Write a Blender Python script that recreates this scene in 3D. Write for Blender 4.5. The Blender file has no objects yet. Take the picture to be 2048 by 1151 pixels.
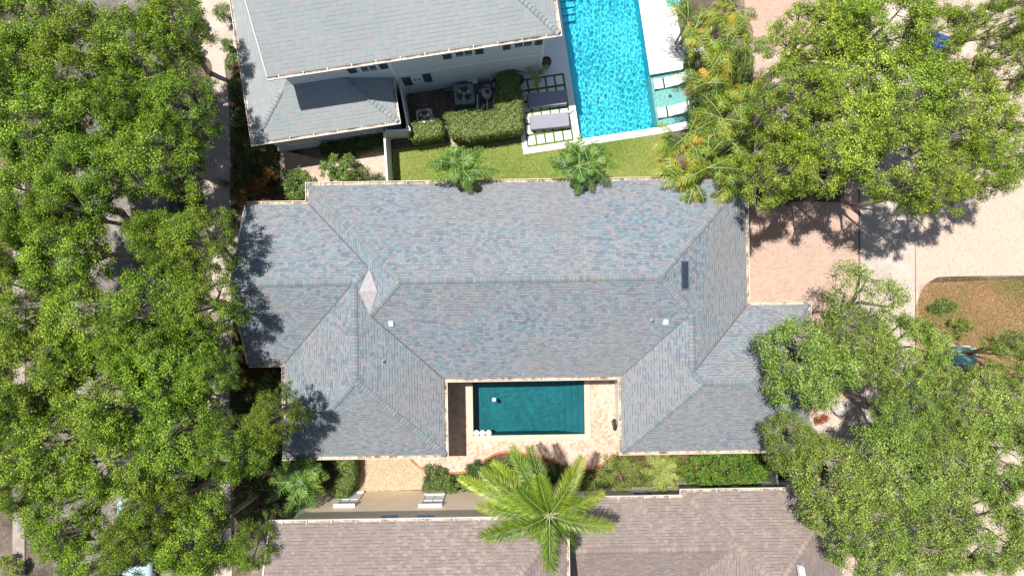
import bpy, math, random
import numpy as np
from mathutils import Vector, geometry
random.seed(7)
RNG = np.random.default_rng(7)
PI = math.pi
R_ = math.radians
S = bpy.context.scene
COL = S.collection

# ------------------------------------------------------------------ camera, sky, sun, exposure
H = 36.0
FPX = 1365.33
cd = bpy.data.cameras.new('camera'); cam = bpy.data.objects.new('camera', cd); COL.objects.link(cam)
cam.location = (0, 0, H); cam.rotation_euler = (0, 0, 0)
cd.lens = 24; cd.sensor_width = 36; cd.clip_end = 2000
S.camera = cam
SUNV = Vector((-.228, .212, 1)).normalized()
elev = math.asin(SUNV.z)
W = bpy.data.worlds.new('World'); S.world = W; W.use_nodes = True
wn = W.node_tree
bg = wn.nodes['Background']; sky = wn.nodes.new('ShaderNodeTexSky')
sky.sky_type = 'NISHITA'; sky.sun_disc = False; sky.sun_elevation = elev
sky.sun_rotation = math.atan2(SUNV.x, SUNV.y) % (2*PI)
wn.links.new(sky.outputs[0], bg.inputs[0]); bg.inputs[1].default_value = 0.08
sl = bpy.data.lights.new('sun', 'SUN'); sl.energy = 5.0; sl.angle = R_(.5); sl.color = (1, .96, .9)
so = bpy.data.objects.new('sun', sl); COL.objects.link(so); so.location = (0, 0, 60)
so.rotation_euler = SUNV.to_track_quat('Z', 'Y').to_euler()
sl.cycles.is_caustics_light = True
S.view_settings.view_transform = 'Standard'; S.view_settings.look = 'None'
S.view_settings.gamma = 1; S.view_settings.exposure = 0.5
S.cycles.max_bounces = 8; S.cycles.transparent_max_bounces = 8

# ------------------------------------------------------------------ coordinates
def G(px, py, z=0.0):
    k = (H-z)/FPX
    return Vector(((px-1024)*k, -(py-575.5)*k, z))
class Frame:
    def __init__(s, ox, oy, deg):
        s.o = (ox, oy); a = R_(deg); s.a = a; s.c = math.cos(a); s.s = math.sin(a)
    def P(s, u, v, z=0.0):
        return Vector((s.o[0]+u*s.c-v*s.s, s.o[1]+u*s.s+v*s.c, z))
    def loc(s, p):
        dx = p[0]-s.o[0]; dy = p[1]-s.o[1]
        return (dx*s.c+dy*s.s, -dx*s.s+dy*s.c)
FM = Frame(0, 0, .9)            # middle and lower houses
FD = Frame(2.023, 11.08, 8.6)   # upper house and its pool
def on_v(F, px, py, v):
    """the point seen at px,py lying on the upright plane v = const of frame F"""
    x = (px-1024)/FPX; y = -(py-575.5)/FPX
    a = -x*F.s + y*F.c; b = F.o[0]*F.s - F.o[1]*F.c
    k = (v - b)/a
    p = (x*k, y*k); u = F.loc(p)[0]
    return u, H-k

# ------------------------------------------------------------------ object helpers
ORG = {}
def tag(o, label=None, cat=None, group=None, kind=None):
    if label: o['label'] = label
    if cat: o['category'] = cat
    if group: o['group'] = group
    if kind: o['kind'] = kind
    return o
def empty(name, loc, label, cat, group=None):
    o = bpy.data.objects.new(name, None); COL.objects.link(o); o.location = loc
    o.empty_display_size = .2
    ORG[o] = Vector(loc)
    return tag(o, label, cat, group)
def link(name, me, parent=None, mats=()):
    o = bpy.data.objects.new(name, me); COL.objects.link(o)
    for m in mats: me.materials.append(m)
    if parent:
        o.parent = parent
        ORG[o] = ORG.get(parent, Vector())
        if me.vertices and ORG[o].length > 0:
            me.transform(__import__('mathutils').Matrix.Translation(-ORG[o]))
    return o
class MB:
    def __init__(s): s.v = []; s.f = []; s.m = []; s.uv = {}
    def poly(s, pts, mi=0, uv=None):
        n = len(s.v); s.v += [tuple(p) for p in pts]; s.f.append(tuple(range(n, n+len(pts)))); s.m.append(mi)
        if uv: s.uv[len(s.f)-1] = uv
    def prism(s, pts, z0, z1, mi=0, bottom=False):
        n = len(s.v); k = len(pts)
        s.v += [(p[0], p[1], z0) for p in pts]+[(p[0], p[1], z1) for p in pts]
        s.f.append(tuple(range(n+k, n+2*k))); s.m.append(mi)
        if bottom: s.f.append(tuple(range(n+k-1, n-1, -1))); s.m.append(mi)
        for i in range(k):
            j = (i+1) % k
            s.f.append((n+i, n+j, n+k+j, n+k+i)); s.m.append(mi)
    def box(s, F, u0, u1, v0, v1, z0, z1, mi=0):
        s.prism([F.P(u0, v0), F.P(u1, v0), F.P(u1, v1), F.P(u0, v1)], z0, z1, mi, True)
    def tube(s, pts, rad, n=6, mi=0, cap=True):
        pts = [Vector(p) for p in pts]
        if not hasattr(rad, '__len__'): rad = [rad]*len(pts)
        base = len(s.v); ref = Vector((.31, .17, .93))
        for i, p in enumerate(pts):
            d = (pts[min(i+1, len(pts)-1)]-pts[max(i-1, 0)])
            d = d.normalized() if d.length > 1e-6 else Vector((0, 0, 1))
            a = d.cross(ref)
            if a.length < .1: a = d.cross(Vector((1, 0, 0)))
            a.normalize(); b = d.cross(a)
            for k in range(n):
                t = 2*PI*k/n
                s.v.append(tuple(p+(a*math.cos(t)+b*math.sin(t))*rad[i]))
        for i in range(len(pts)-1):
            for k in range(n):
                q = (k+1) % n
                s.f.append((base+i*n+k, base+i*n+q, base+(i+1)*n+q, base+(i+1)*n+k)); s.m.append(mi)
        if cap:
            s.f.append(tuple(base+k for k in reversed(range(n)))); s.m.append(mi)
            s.f.append(tuple(base+(len(pts)-1)*n+k for k in range(n))); s.m.append(mi)
    def cyl(s, c, r, z0, z1, n=20, mi=0):
        s.prism([(c[0]+r*math.cos(2*PI*k/n), c[1]+r*math.sin(2*PI*k/n)) for k in range(n)], z0, z1, mi, True)
    def lathe(s, c, prof, n=16, mi=0):
        base = len(s.v)
        for r, z in prof:
            for k in range(n):
                s.v.append((c[0]+r*math.cos(2*PI*k/n), c[1]+r*math.sin(2*PI*k/n), c[2]+z))
        for i in range(len(prof)-1):
            for k in range(n):
                q = (k+1) % n
                s.f.append((base+i*n+k, base+i*n+q, base+(i+1)*n+q, base+(i+1)*n+k)); s.m.append(mi)
    def build(s, name, mats, parent=None, smooth=False, bevel=0):
        me = bpy.data.meshes.new(name); me.from_pydata(s.v, [], s.f)
        if not isinstance(mats, (list, tuple)): mats = [mats]
        o = link(name, me, parent, mats)
        if any(s.m): me.polygons.foreach_set('material_index', s.m)
        if s.uv:
            l = me.uv_layers.new(name='UVMap')
            for fi, uv in s.uv.items():
                for k, li in enumerate(me.polygons[fi].loop_indices): l.data[li].uv = uv[k]
        if smooth: me.polygons.foreach_set('use_smooth', [True]*len(me.polygons))
        if bevel:
            b = o.modifiers.new('bevel', 'BEVEL'); b.width = bevel; b.segments = 2; b.limit_method = 'ANGLE'
        return o
def np_mesh(name, V, nper, mats, parent=None, attr=None, smooth=False):
    """V: (N, nper, 3) loose n-gons; attr: (N,) value per face"""
    N = V.shape[0]; me = bpy.data.meshes.new(name)
    me.vertices.add(N*nper); me.vertices.foreach_set('co', V.reshape(-1).astype(np.float32))
    me.loops.add(N*nper); me.loops.foreach_set('vertex_index', np.arange(N*nper, dtype=np.int32))
    me.polygons.add(N); me.polygons.foreach_set('loop_start', np.arange(0, N*nper, nper, dtype=np.int32))
    me.polygons.foreach_set('loop_total', np.full(N, nper, dtype=np.int32))
    me.update(calc_edges=True)
    if attr is not None:
        a = me.attributes.new('rnd', 'FLOAT', 'FACE'); a.data.foreach_set('value', attr.astype(np.float32))
    if not isinstance(mats, (list, tuple)): mats = [mats]
    return link(name, me, parent, mats)
def copy_tree(o, parent=None):
    c = o.copy(); COL.objects.link(c)
    if parent: c.parent = parent
    for ch in o.children: copy_tree(ch, c)
    return c
def in_poly(x, y, poly):
    r = np.zeros(x.shape, bool); n = len(poly); j = n-1
    for i in range(n):
        xi, yi = poly[i][0], poly[i][1]; xj, yj = poly[j][0], poly[j][1]
        c = ((yi > y) != (yj > y)) & (x < (xj-xi)*(y-yi)/((yj-yi)+1e-12)+xi)
        r ^= c; j = i
    return r

# ------------------------------------------------------------------ materials
def lin(c):
    return tuple((x/255/12.92 if x/255 <= .04045 else ((x/255+.055)/1.055)**2.4) for x in c)+(1,)
class NT:
    def __init__(s, name):
        s.m = bpy.data.materials.new(name); s.m.use_nodes = True; s.t = s.m.node_tree
        s.b = s.t.nodes['Principled BSDF']; s.out = s.t.nodes['Material Output']
    def n(s, typ, **kw):
        x = s.t.nodes.new('ShaderNode'+typ)
        for k, v in kw.items(): setattr(x, k, v)
        return x
    def l(s, a, b): s.t.links.new(a, b)
    def math(s, op, a, b=None, c=None):
        x = s.n('Math', operation=op)
        for i, q in enumerate((a, b, c)):
            if q is None: continue
            if isinstance(q, (int, float)): x.inputs[i].default_value = q
            else: s.l(q, x.inputs[i])
        return x.outputs[0]
    def ramp(s, fac, cols, interp='LINEAR'):
        r = s.n('ValToRGB'); e = r.color_ramp; e.interpolation = interp
        while len(e.elements) < len(cols): e.elements.new(.5)
        for k, (p, c) in enumerate(cols):
            e.elements[k].position = p; e.elements[k].color = c if len(c) == 4 else (*c, 1)
        s.l(fac, r.inputs[0]); return r.outputs[0]
    def noise(s, scale, detail=4, rough=.6, vec=None, w=None):
        x = s.n('TexNoise'); x.inputs['Scale'].default_value = scale
        x.inputs['Detail'].default_value = detail; x.inputs['Roughness'].default_value = rough
        if vec is not None: s.l(vec, x.inputs['Vector'])
        return x.outputs[0]
    def mix(s, f, a, b, mode='MIX'):
        x = s.n('Mix', data_type='RGBA', blend_type=mode)
        for i, q in ((0, f), (6, a), (7, b)):
            if isinstance(q, (int, float)): x.inputs[i].default_value = q
            elif isinstance(q, tuple): x.inputs[i].default_value = q if len(q) == 4 else (*q, 1)
            else: s.l(q, x.inputs[i])
        return x.outputs[2]
    def pos(s):
        return s.n('NewGeometry').outputs['Position']
    def bump(s, h, strength=.5, dist=.02):
        b = s.n('Bump'); b.inputs['Strength'].default_value = strength; b.inputs['Distance'].default_value = dist
        s.l(h, b.inputs['Height']); s.l(b.outputs[0], s.b.inputs['Normal'])
    def rough(s, r, spec=.5):
        s.b.inputs['Roughness'].default_value = r; s.b.inputs['Specular IOR Level'].default_value = spec
def plain(name, c, rough=.6, var=.12, scale=3, spec=.4, metal=0, bump=0):
    t = NT(name); n = t.noise(scale, 5, .65, t.pos())
    a = tuple(x*(1-var) for x in c); b = tuple(min(1, x*(1+var)) for x in c)
    t.l(t.ramp(n, [(.3, (*a, 1)), (.7, (*b, 1))]), t.b.inputs['Base Color']); t.rough(rough, spec)
    t.b.inputs['Metallic'].default_value = metal
    if bump: t.bump(t.noise(scale*12, 3, .6, t.pos()), bump, .01)
    return t.m
def shingle(name, cols, hh=.135, ww=.24, stain=(.10, .09, .085), stain_amt=.5, line=.45, contrast=1.0):
    t = NT(name)
    uv = t.n('UVMap', uv_map='UVMap').outputs[0]; sp = t.n('SeparateXYZ'); t.l(uv, sp.inputs[0])
    row = t.math('FLOOR', t.math('DIVIDE', sp.outputs[1], hh)); fr = t.math('FRACT', t.math('DIVIDE', sp.outputs[1], hh))
    wr = t.n('TexWhiteNoise', noise_dimensions='1D'); t.l(row, wr.inputs['W'])
    uu = t.math('ADD', t.math('DIVIDE', sp.outputs[0], ww), t.math('MULTIPLY', wr.outputs[0], 7.3))
    cell = t.math('FLOOR', uu); fu = t.math('FRACT', uu)
    cv = t.n('CombineXYZ'); t.l(cell, cv.inputs[0]); t.l(row, cv.inputs[1])
    w1 = t.n('TexWhiteNoise', noise_dimensions='3D'); t.l(cv.outputs[0], w1.inputs['Vector'])
    mean = tuple(sum(c[i] for c in cols)/len(cols) for i in range(3))
    cols = [tuple(mean[i]+(c[i]-mean[i])*contrast for i in range(3)) for c in cols]
    k = len(cols); col = t.ramp(w1.outputs[0], [(i/k, (*c, 1)) for i, c in enumerate(cols)], 'CONSTANT')
    s2 = t.n('SeparateColor'); t.l(w1.outputs[1], s2.inputs[0])
    # the thick tabs get a dark line along the lower edge of the course
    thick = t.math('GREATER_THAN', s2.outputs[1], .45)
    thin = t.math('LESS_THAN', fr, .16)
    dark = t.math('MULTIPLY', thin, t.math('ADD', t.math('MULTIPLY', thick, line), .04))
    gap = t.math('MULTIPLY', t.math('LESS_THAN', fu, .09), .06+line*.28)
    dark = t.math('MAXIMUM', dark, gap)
    fine = t.noise(60, 2, .6, t.pos()); big = t.noise(.35, 5, .6, t.pos())
    col = t.mix(t.math('MULTIPLY', fine, .35), col, tuple(c*.55 for c in cols[0]))
    col = t.mix(t.ramp(big, [(.45, (0, 0, 0, 1)), (.75, (stain_amt,)*3)]), col, (*stain, 1))
    st = t.n('Mapping'); t.l(uv, st.inputs[0]); st.inputs['Scale'].default_value = (2.2, .22, 1)
    col = t.mix(t.ramp(t.noise(1, 5, .65, st.outputs[0]), [(.5, (0, 0, 0, 1)), (.85, (.25,)*3)]), col, (*[x*.72 for x in stain], 1))
    pat = t.noise(.16, 3, .5, t.pos()); col = t.mix(t.ramp(pat, [(.42, (0, 0, 0, 1)), (.62, (.5,)*3)]), col, (*[x*1.15 for x in stain], 1))
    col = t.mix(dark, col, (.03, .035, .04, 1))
    t.l(col, t.b.inputs['Base Color']); t.rough(.85, .3)
    hgt = t.math('ADD', t.math('MULTIPLY', fr, -1), t.math('MULTIPLY', thick, .5))
    hgt = t.math('ADD', hgt, t.math('MULTIPLY', fine, .3))
    t.bump(hgt, .3, .01)
    return t.m
def capmat(name, cols):
    t = NT(name); g = t.n('NewGeometry'); k = len(cols)
    c = t.ramp(g.outputs['Random Per Island'], [(i/k, (*q, 1)) for i, q in enumerate(cols)], 'CONSTANT')
    f = t.noise(50, 2, .6, t.pos()); c = t.mix(t.math('MULTIPLY', f, .3), c, tuple(q*.5 for q in cols[0]))
    t.l(c, t.b.inputs['Base Color']); t.rough(.85, .3); return t.m
def islandmat(name, cols, rough=.8, spec=.3, interp='LINEAR'):
    t = NT(name); g = t.n('NewGeometry'); k = len(cols)-1
    c = t.ramp(g.outputs['Random Per Island'], [(i/k, (*q, 1)) for i, q in enumerate(cols)], interp)
    f = t.noise(1.2, 4, .6, t.pos()); c = t.mix(t.math('MULTIPLY', f, .35), c, tuple(q*.7 for q in cols[0]))
    t.l(c, t.b.inputs['Base Color']); t.rough(rough, spec); return t.m
def brick(name, cols, w=.2, h=.1, mortar=(.25, .22, .18), rot=0, ms=.012):
    t = NT(name); mp = t.n('Mapping'); t.l(t.pos(), mp.inputs[0]); mp.inputs['Rotation'].default_value = (0, 0, rot)
    b = t.n('TexBrick'); t.l(mp.outputs[0], b.inputs['Vector'])
    b.inputs['Scale'].default_value = 1; b.inputs['Brick Width'].default_value = w; b.inputs['Row Height'].default_value = h
    b.inputs['Mortar Size'].default_value = ms; b.inputs['Mortar Smooth'].default_value = .3
    b.inputs['Color1'].default_value = (0, 0, 0, 1); b.inputs['Color2'].default_value = (1, 1, 1, 1); b.inputs['Mortar'].default_value = (.5, .5, .5, 1)
    c = t.ramp(b.outputs[0], [(i/(len(cols)-1), (*q, 1)) for i, q in enumerate(cols)])
    c = t.mix(t.math('MULTIPLY', t.noise(.8, 5, .6, t.pos()), .4), c, tuple(q*.8 for q in cols[0]))
    c = t.mix(t.math('MULTIPLY', b.outputs[1], .8), c, (*mortar, 1))
    t.l(c, t.b.inputs['Base Color']); t.rough(.85, .3); t.bump(t.math('MULTIPLY', b.outputs[1], -1), .4, .01); return t.m
def leafmat(name, cols, trans=.3, rough=.5, spec=.5):
    t = NT(name); a = t.n('Attribute', attribute_name='rnd')
    k = len(cols)-1; c = t.ramp(a.outputs['Fac'], [(i/k, (*q, 1)) for i, q in enumerate(cols)])
    oi = t.n('ObjectInfo'); hs = t.n('HueSaturation'); t.l(c, hs.inputs['Color'])
    t.l(t.math('ADD', t.math('MULTIPLY', oi.outputs['Random'], .020), .489), hs.inputs['Hue'])
    t.l(t.math('ADD', t.math('MULTIPLY', t.math('FRACT', t.math('MULTIPLY', oi.outputs['Random'], 7.31)), .40), .88), hs.inputs['Value'])
    c = hs.outputs[0]
    t.l(c, t.b.inputs['Base Color']); t.rough(rough, spec)
    tr = t.n('BsdfTranslucent'); t.l(t.mix(.5, c, tuple(x for x in cols[-1])), tr.inputs[0])
    mx = t.n('MixShader'); mx.inputs[0].default_value = trans
    t.l(t.b.outputs[0], mx.inputs[1]); t.l(tr.outputs[0], mx.inputs[2]); t.l(mx.outputs[0], t.out.inputs[0])
    return t.m
def groundmat(name, cols, s1=.5, s2=9, s3=60, bump=.6, rough=.95):
    t = NT(name); p = t.pos()
    n = t.math('ADD', t.math('MULTIPLY', t.noise(s1, 6, .6, p), .5), t.math('ADD', t.math('MULTIPLY', t.noise(s2, 4, .7, p), .3), t.math('MULTIPLY', t.noise(s3, 2, .7, p), .2)))
    k = len(cols)-1
    t.l(t.ramp(n, [(.34+.32*i/k, (*q, 1)) for i, q in enumerate(cols)]), t.b.inputs['Base Color']); t.rough(rough, .2)
    t.bump(t.noise(s3*.7, 4, .7, p), bump, .03); return t.m
def sidingmat(name, c, pitch=.16):
    t = NT(name); sp = t.n('SeparateXYZ'); t.l(t.pos(), sp.inputs[0])
    fr = t.math('FRACT', t.math('DIVIDE', sp.outputs[2], pitch))
    n = t.noise(2, 5, .6, t.pos()); col = t.ramp(n, [(.3, (*[x*.9 for x in c], 1)), (.7, (*c, 1))])
    col = t.mix(t.math('MULTIPLY', t.math('LESS_THAN', fr, .08), .45), col, tuple(x*.4 for x in c))
    t.l(col, t.b.inputs['Base Color']); t.rough(.6, .3)
    return t.m
def watermat(name, tint):
    t = NT(name); gl = t.n('BsdfGlass'); gl.inputs['Roughness'].default_value = 0; gl.inputs['IOR'].default_value = 1.33
    gl.inputs['Color'].default_value = (*tint, 1); t.l(gl.outputs[0], t.out.inputs[0]); return t.m

BLUES = [(.20, .225, .24), (.15, .185, .215), (.235, .245, .26), (.16, .245, .245), (.255, .215, .215), (.125, .15, .195), (.27, .255, .24), (.20, .255, .265), (.19, .19, .225), (.225, .235, .225), (.15, .21, .22), (.24, .225, .225)]
M = {}
M['roof_blue'] = shingle('blue_grey_shingles', [(c[0]*1.05, c[1]*1.09, c[2]*1.16) for c in BLUES], .135, .19, (.205, .20, .20), .6, .75, .9)
M['cap_blue'] = capmat('blue_grey_caps', [(.21, .245, .26), (.185, .25, .255), (.27, .24, .235), (.235, .25, .265), (.165, .20, .225), (.26, .26, .255), (.21, .225, .25)])
M['roof_pale'] = shingle('pale_grey_shingles', [(.29, .32, .33), (.26, .32, .33), (.32, .335, .335), (.31, .305, .32), (.27, .335, .33), (.34, .33, .335)], .18, .34, (.27, .275, .27), .5, .22, .8)
M['cap_pale'] = capmat('pale_grey_caps', [(.29, .32, .33), (.34, .345, .35), (.26, .29, .30)])
M['roof_tan'] = shingle('tan_shingles', [(.25, .195, .17), (.285, .225, .195), (.22, .175, .155), (.33, .265, .23), (.25, .21, .185), (.27, .215, .185)], .14, .21, (.19, .155, .14), .4, .6)
M['cap_tan'] = capmat('tan_caps', [(.25, .195, .17), (.275, .22, .19), (.31, .25, .205), (.24, .19, .165)])
M['darkconc'] = plain('dark_concrete', (.30, .26, .22), .9, .3, 2.5, .2, 0, .3)  # darker mottled concrete for the left sidewalk
M['debris'] = groundmat('gutter_debris', [(.07, .05, .035), (.22, .16, .11), (.55, .47, .36), (.62, .54, .42)], 2.2, 9, 40, .2)
M['cap_shade'] = plain('cap_shade_line', (.14, .145, .15), .9, .2, 6)  # colour of the painted shadow line below each roof cap
M['gutter'] = plain('cream_gutter_paint', (.64, .56, .43), .45, .08, 2)
M['gutter_w'] = plain('white_gutter_paint', (.62, .59, .55), .45, .1, 2)
M['cream'] = plain('cream_stucco', (.72, .66, .54), .8, .06, 2, bump=.2)
M['white'] = plain('white_paint', (.78, .78, .77), .5, .04, 2)
M['whitewall'] = plain('white_stucco', (.62, .64, .66), .8, .05, 1.2, bump=.2)
M['siding'] = sidingmat('tan_siding', (.92, .75, .56))
M['metal'] = plain('dull_metal', (.30, .275, .285), .6, .18, 4, .4, .0)
M['steel'] = plain('grey_steel', (.32, .33, .34), .35, .15, 6, .5, .6)
M['dark'] = plain('dark_plastic', (.03, .035, .04), .5, .2, 4)
M['shutter'] = plain('dark_green_grey_shutter', (.055, .075, .075), .6, .15, 8)
M['glass'] = plain('window_glass', (.06, .09, .12), .05, .1, 1, .9)
M['skyblueglass'] = plain('sky_blue_glass', (.03, .14, .38), .1, .2, 3, .9)  # reflected sky painted in as a blue base colour
M['skyglass'] = plain('skylight_glass', (.035, .04, .06), .12, .2, 4, .8)
M['valley'] = plain('valley_metal', (.10, .10, .10), .8, .3, 6)
M['soffit'] = plain('soffit', (.6, .56, .48), .7, .05, 2)
M['bark'] = plain('oak_bark', (.36, .31, .25), .9, .35, 6, .2, 0, .6)
M['barkpalm'] = plain('palm_bark', (.30, .27, .22), .9, .25, 9, .2, 0, .6)
M['rachis'] = plain('palm_rachis', (.30, .34, .12), .6, .2, 5)
M['crownshaft'] = plain('palm_crownshaft', (.16, .26, .08), .5, .2, 5)
M['oak'] = leafmat('oak_leaf', [(.015, .035, .005), (.075, .15, .010), (.20, .335, .022), (.44, .54, .085)], .24, .45, .22)
M['oak3'] = leafmat('bright_oak_leaf', [(.03, .055, .008), (.14, .23, .018), (.31, .44, .045), (.58, .68, .13)], .26, .45, .22)  # lighter, yellower leaf colour of the upper right oaks
M['oak2'] = leafmat('dusty_oak_leaf', [(.02, .04, .01), (.10, .175, .022), (.225, .335, .045), (.50, .56, .17)], .22, .45, .25)
M['shrub'] = leafmat('shrub_leaf', [(.025, .06, .012), (.08, .15, .025), (.16, .25, .045), (.28, .36, .10)], .25)
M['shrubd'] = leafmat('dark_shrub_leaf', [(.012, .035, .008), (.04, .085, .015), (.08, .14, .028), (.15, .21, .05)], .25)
M['hedge'] = leafmat('clipped_hedge_leaf', [(.03, .065, .015), (.12, .19, .04), (.24, .32, .08), (.42, .50, .17)], .25)
M['redshrub'] = leafmat('croton_leaf', [(.04, .07, .015), (.20, .03, .015), (.38, .08, .03), (.30, .30, .05)], .25)
M['ixora'] = leafmat('ixora_leaf', [(.02, .06, .008), (.05, .14, .012), (.11, .24, .02), (.17, .30, .035), (.34, .13, .04)], .3)
M['yshrub'] = leafmat('yellow_green_leaf', [(.09, .13, .02), (.20, .26, .05), (.32, .37, .08), (.45, .45, .10)], .3)
M['palmy'] = leafmat('foxtail_leaflet', [(.015, .05, .005), (.09, .18, .014), (.27, .38, .028), (.64, .60, .09)], .3, .4)
M['palmg'] = leafmat('areca_leaflet', [(.012, .04, .006), (.05, .13, .012), (.18, .32, .025), (.40, .46, .05), (.66, .36, .05)], .35, .4)
M['palmd'] = leafmat('green_palm_leaflet', [(.012, .05, .01), (.045, .13, .022), (.13, .25, .04), (.44, .48, .09)], .25, .4)
M['grassb'] = leafmat('grass_blade', [(.12, .18, .03), (.24, .31, .06), (.38, .38, .12), (.50, .40, .22)], .3)
M['drygrass'] = leafmat('dry_grass_blade', [(.10, .20, .03), (.26, .22, .06), (.48, .26, .14), (.54, .35, .21)], .3)
M['concrete'] = plain('pale_concrete', (.46, .385, .33), .9, .18, 1, .2, 0, .2)
M['whiteconc'] = plain('white_concrete', (.80, .79, .77), .8, .04, 1, .2)
M['pad'] = plain('stained_concrete', (.26, .26, .25), .9, .25, 3, .2, 0, .3)
M['drive'] = brick('pink_pavers', [(.43, .30, .235), (.54, .385, .305), (.48, .345, .275)], .2, .1, (.26, .175, .135), 0, .009)
M['drive2'] = brick('cream_pavers', [(.45, .355, .28), (.56, .445, .355), (.50, .40, .315)], .2, .1, (.38, .31, .25), PI/2, .009)
M['asphalt'] = groundmat('asphalt', [(.09, .08, .065), (.20, .18, .155), (.36, .32, .28)], .5, 8, 60, .4)
M['soil'] = groundmat('soil_and_litter', [(.03, .028, .02), (.085, .07, .05), (.20, .155, .12), (.36, .29, .24)], .45, 7, 45)
M['sandy'] = groundmat('sandy_soil', [(.26, .19, .15), (.48, .37, .30), (.62, .50, .42)], .5, 7, 45)
M['mulch'] = groundmat('brown_mulch', [(.03, .018, .010), (.095, .055, .032), (.24, .15, .09)], 1.5, 14, 70)
M['lawn'] = groundmat('lawn', [(.11, .19, .035), (.22, .29, .07), (.38, .36, .15)], .45, 6, 60)
M['drylawn'] = groundmat('dry_lawn', [(.08, .15, .03), (.30, .20, .10), (.50, .30, .20)], .4, 4, 50)
M['turf'] = plain('turf_strip', (.10, .17, .035), .95, .25, 20, .2, 0, .6)
M['gravelbed'] = plain('gravel_bed', (.42, .30, .17), .95, .3, 20, .2, 0, .6)
M['pebble'] = islandmat('gold_pebbles', [(.44, .32, .20), (.60, .48, .33), (.72, .62, .48), (.50, .38, .26)])
M['patiobase'] = plain('patio_joint', (.40, .29, .21), .95, .1, 5)
M['patiobrick'] = islandmat('herringbone_bricks', [(.50, .27, .18), (.60, .40, .29), (.60, .45, .35), (.54, .49, .43), (.66, .50, .38)])
M['coping'] = brick('pool_coping', [(.58, .44, .34), (.66, .52, .41)], .12, 2.0, (.45, .34, .26), 0, .008)
M['edging'] = plain('terracotta_edging', (.38, .15, .08), .85, .25, 6)
M['pooldark'] = groundmat('teal_pebble_plaster', [(.010, .13, .16), (.014, .17, .20), (.018, .21, .235)], 1.0, 25, 90, .1, .8)
M['poollight'] = groundmat('aqua_pebble_plaster', [(.025, .46, .60), (.05, .58, .70), (.11, .70, .78)], .3, 12, 60, .1, .8)
M['ledge'] = groundmat('pale_aqua_plaster', [(.22, .52, .50), (.28, .58, .56), (.34, .62, .58)], .6, 12, 60, .1, .8)
M['water'] = watermat('pool_water', (.97, 1, 1))
M['cushion'] = plain('grey_lounger_cover', (.27, .26, .31), .8, .06, 3, .2)
M['acgreen'] = plain('grey_green_metal', (.16, .20, .19), .5, .15, 5)
M['pvc'] = plain('white_pipe', (.72, .72, .70), .4, .08, 4)
M['bluepump'] = plain('blue_pump_plastic', (.05, .08, .30), .4, .15, 4)
M['yellowpipe'] = plain('pale_yellow_pipe', (.55, .55, .30), .4, .15, 4)
M['tankbeige'] = plain('beige_tank', (.42, .40, .34), .5, .12, 4)
M['teal'] = plain('teal_cabinet_paint', (.22, .50, .42), .5, .12, 4)
M['bluebin'] = plain('blue_bin_plastic', (.02, .09, .42), .4, .15, 4)
M['carpaint'] = plain('pale_blue_car_paint', (.42, .55, .62), .25, .03, 2, .6)
M['tyre'] = plain('tyre', (.02, .02, .02), .8, .2, 8)
M['potgreen'] = plain('dark_green_pot', (.03, .06, .05), .4, .15, 6)
M['balls'] = plain('white_float', (.85, .85, .85), .35, .02, 2)
M['stone'] = plain('grey_stone', (.40, .38, .34), .9, .25, 4, .2, 0, .6)

def leaf_quads(C, Nn, L, Wd, rng=RNG):
    """diamond leaves at C (N,3), normals Nn, lengths L, widths Wd -> (N,4,3)"""
    N = len(C); Nn = Nn/np.linalg.norm(Nn, axis=1, keepdims=True)
    r = rng.normal(size=(N, 3)); a = np.cross(Nn, r); a /= np.linalg.norm(a, axis=1, keepdims=True)+1e-9
    b = np.cross(Nn, a); L = np.asarray(L).reshape(-1, 1); Wd = np.asarray(Wd).reshape(-1, 1)
    return np.stack([C-a*L/2, C+b*Wd/2-a*L*.05, C+a*L/2, C-b*Wd/2-a*L*.05], 1)
def clump_leaves(cs, rs, per, L, flat=.6, up=.7, tint=None, rng=RNG, shell=.45):
    V = []; A = []
    for i, (c, r) in enumerate(zip(cs, rs)):
        n = int(per*(r/.5)**2)
        d = rng.normal(size=(n, 3)); d /= np.linalg.norm(d, axis=1, keepdims=True)
        d[:, 2] = np.where(rng.random(n) < .65, np.abs(d[:, 2]), d[:, 2])
        rad = r*(rng.random(n)**shell)*(1+.35*np.sin(6*d[:, 0]+i)*np.cos(5*d[:, 1]+2*i))
        P = np.asarray(c)+d*rad[:, None]*np.array([1, 1, flat])
        nn = rng.normal(size=(n, 3))*.75+d*.5+np.array([0, 0, up])
        l = L*rng.uniform(.7, 1.3, n)
        V.append(leaf_quads(P, nn, l, l*.52, rng))
        t = tint[i] if tint is not None else 0
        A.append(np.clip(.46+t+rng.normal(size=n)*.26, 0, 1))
    return np.concatenate(V), np.concatenate(A)

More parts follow.
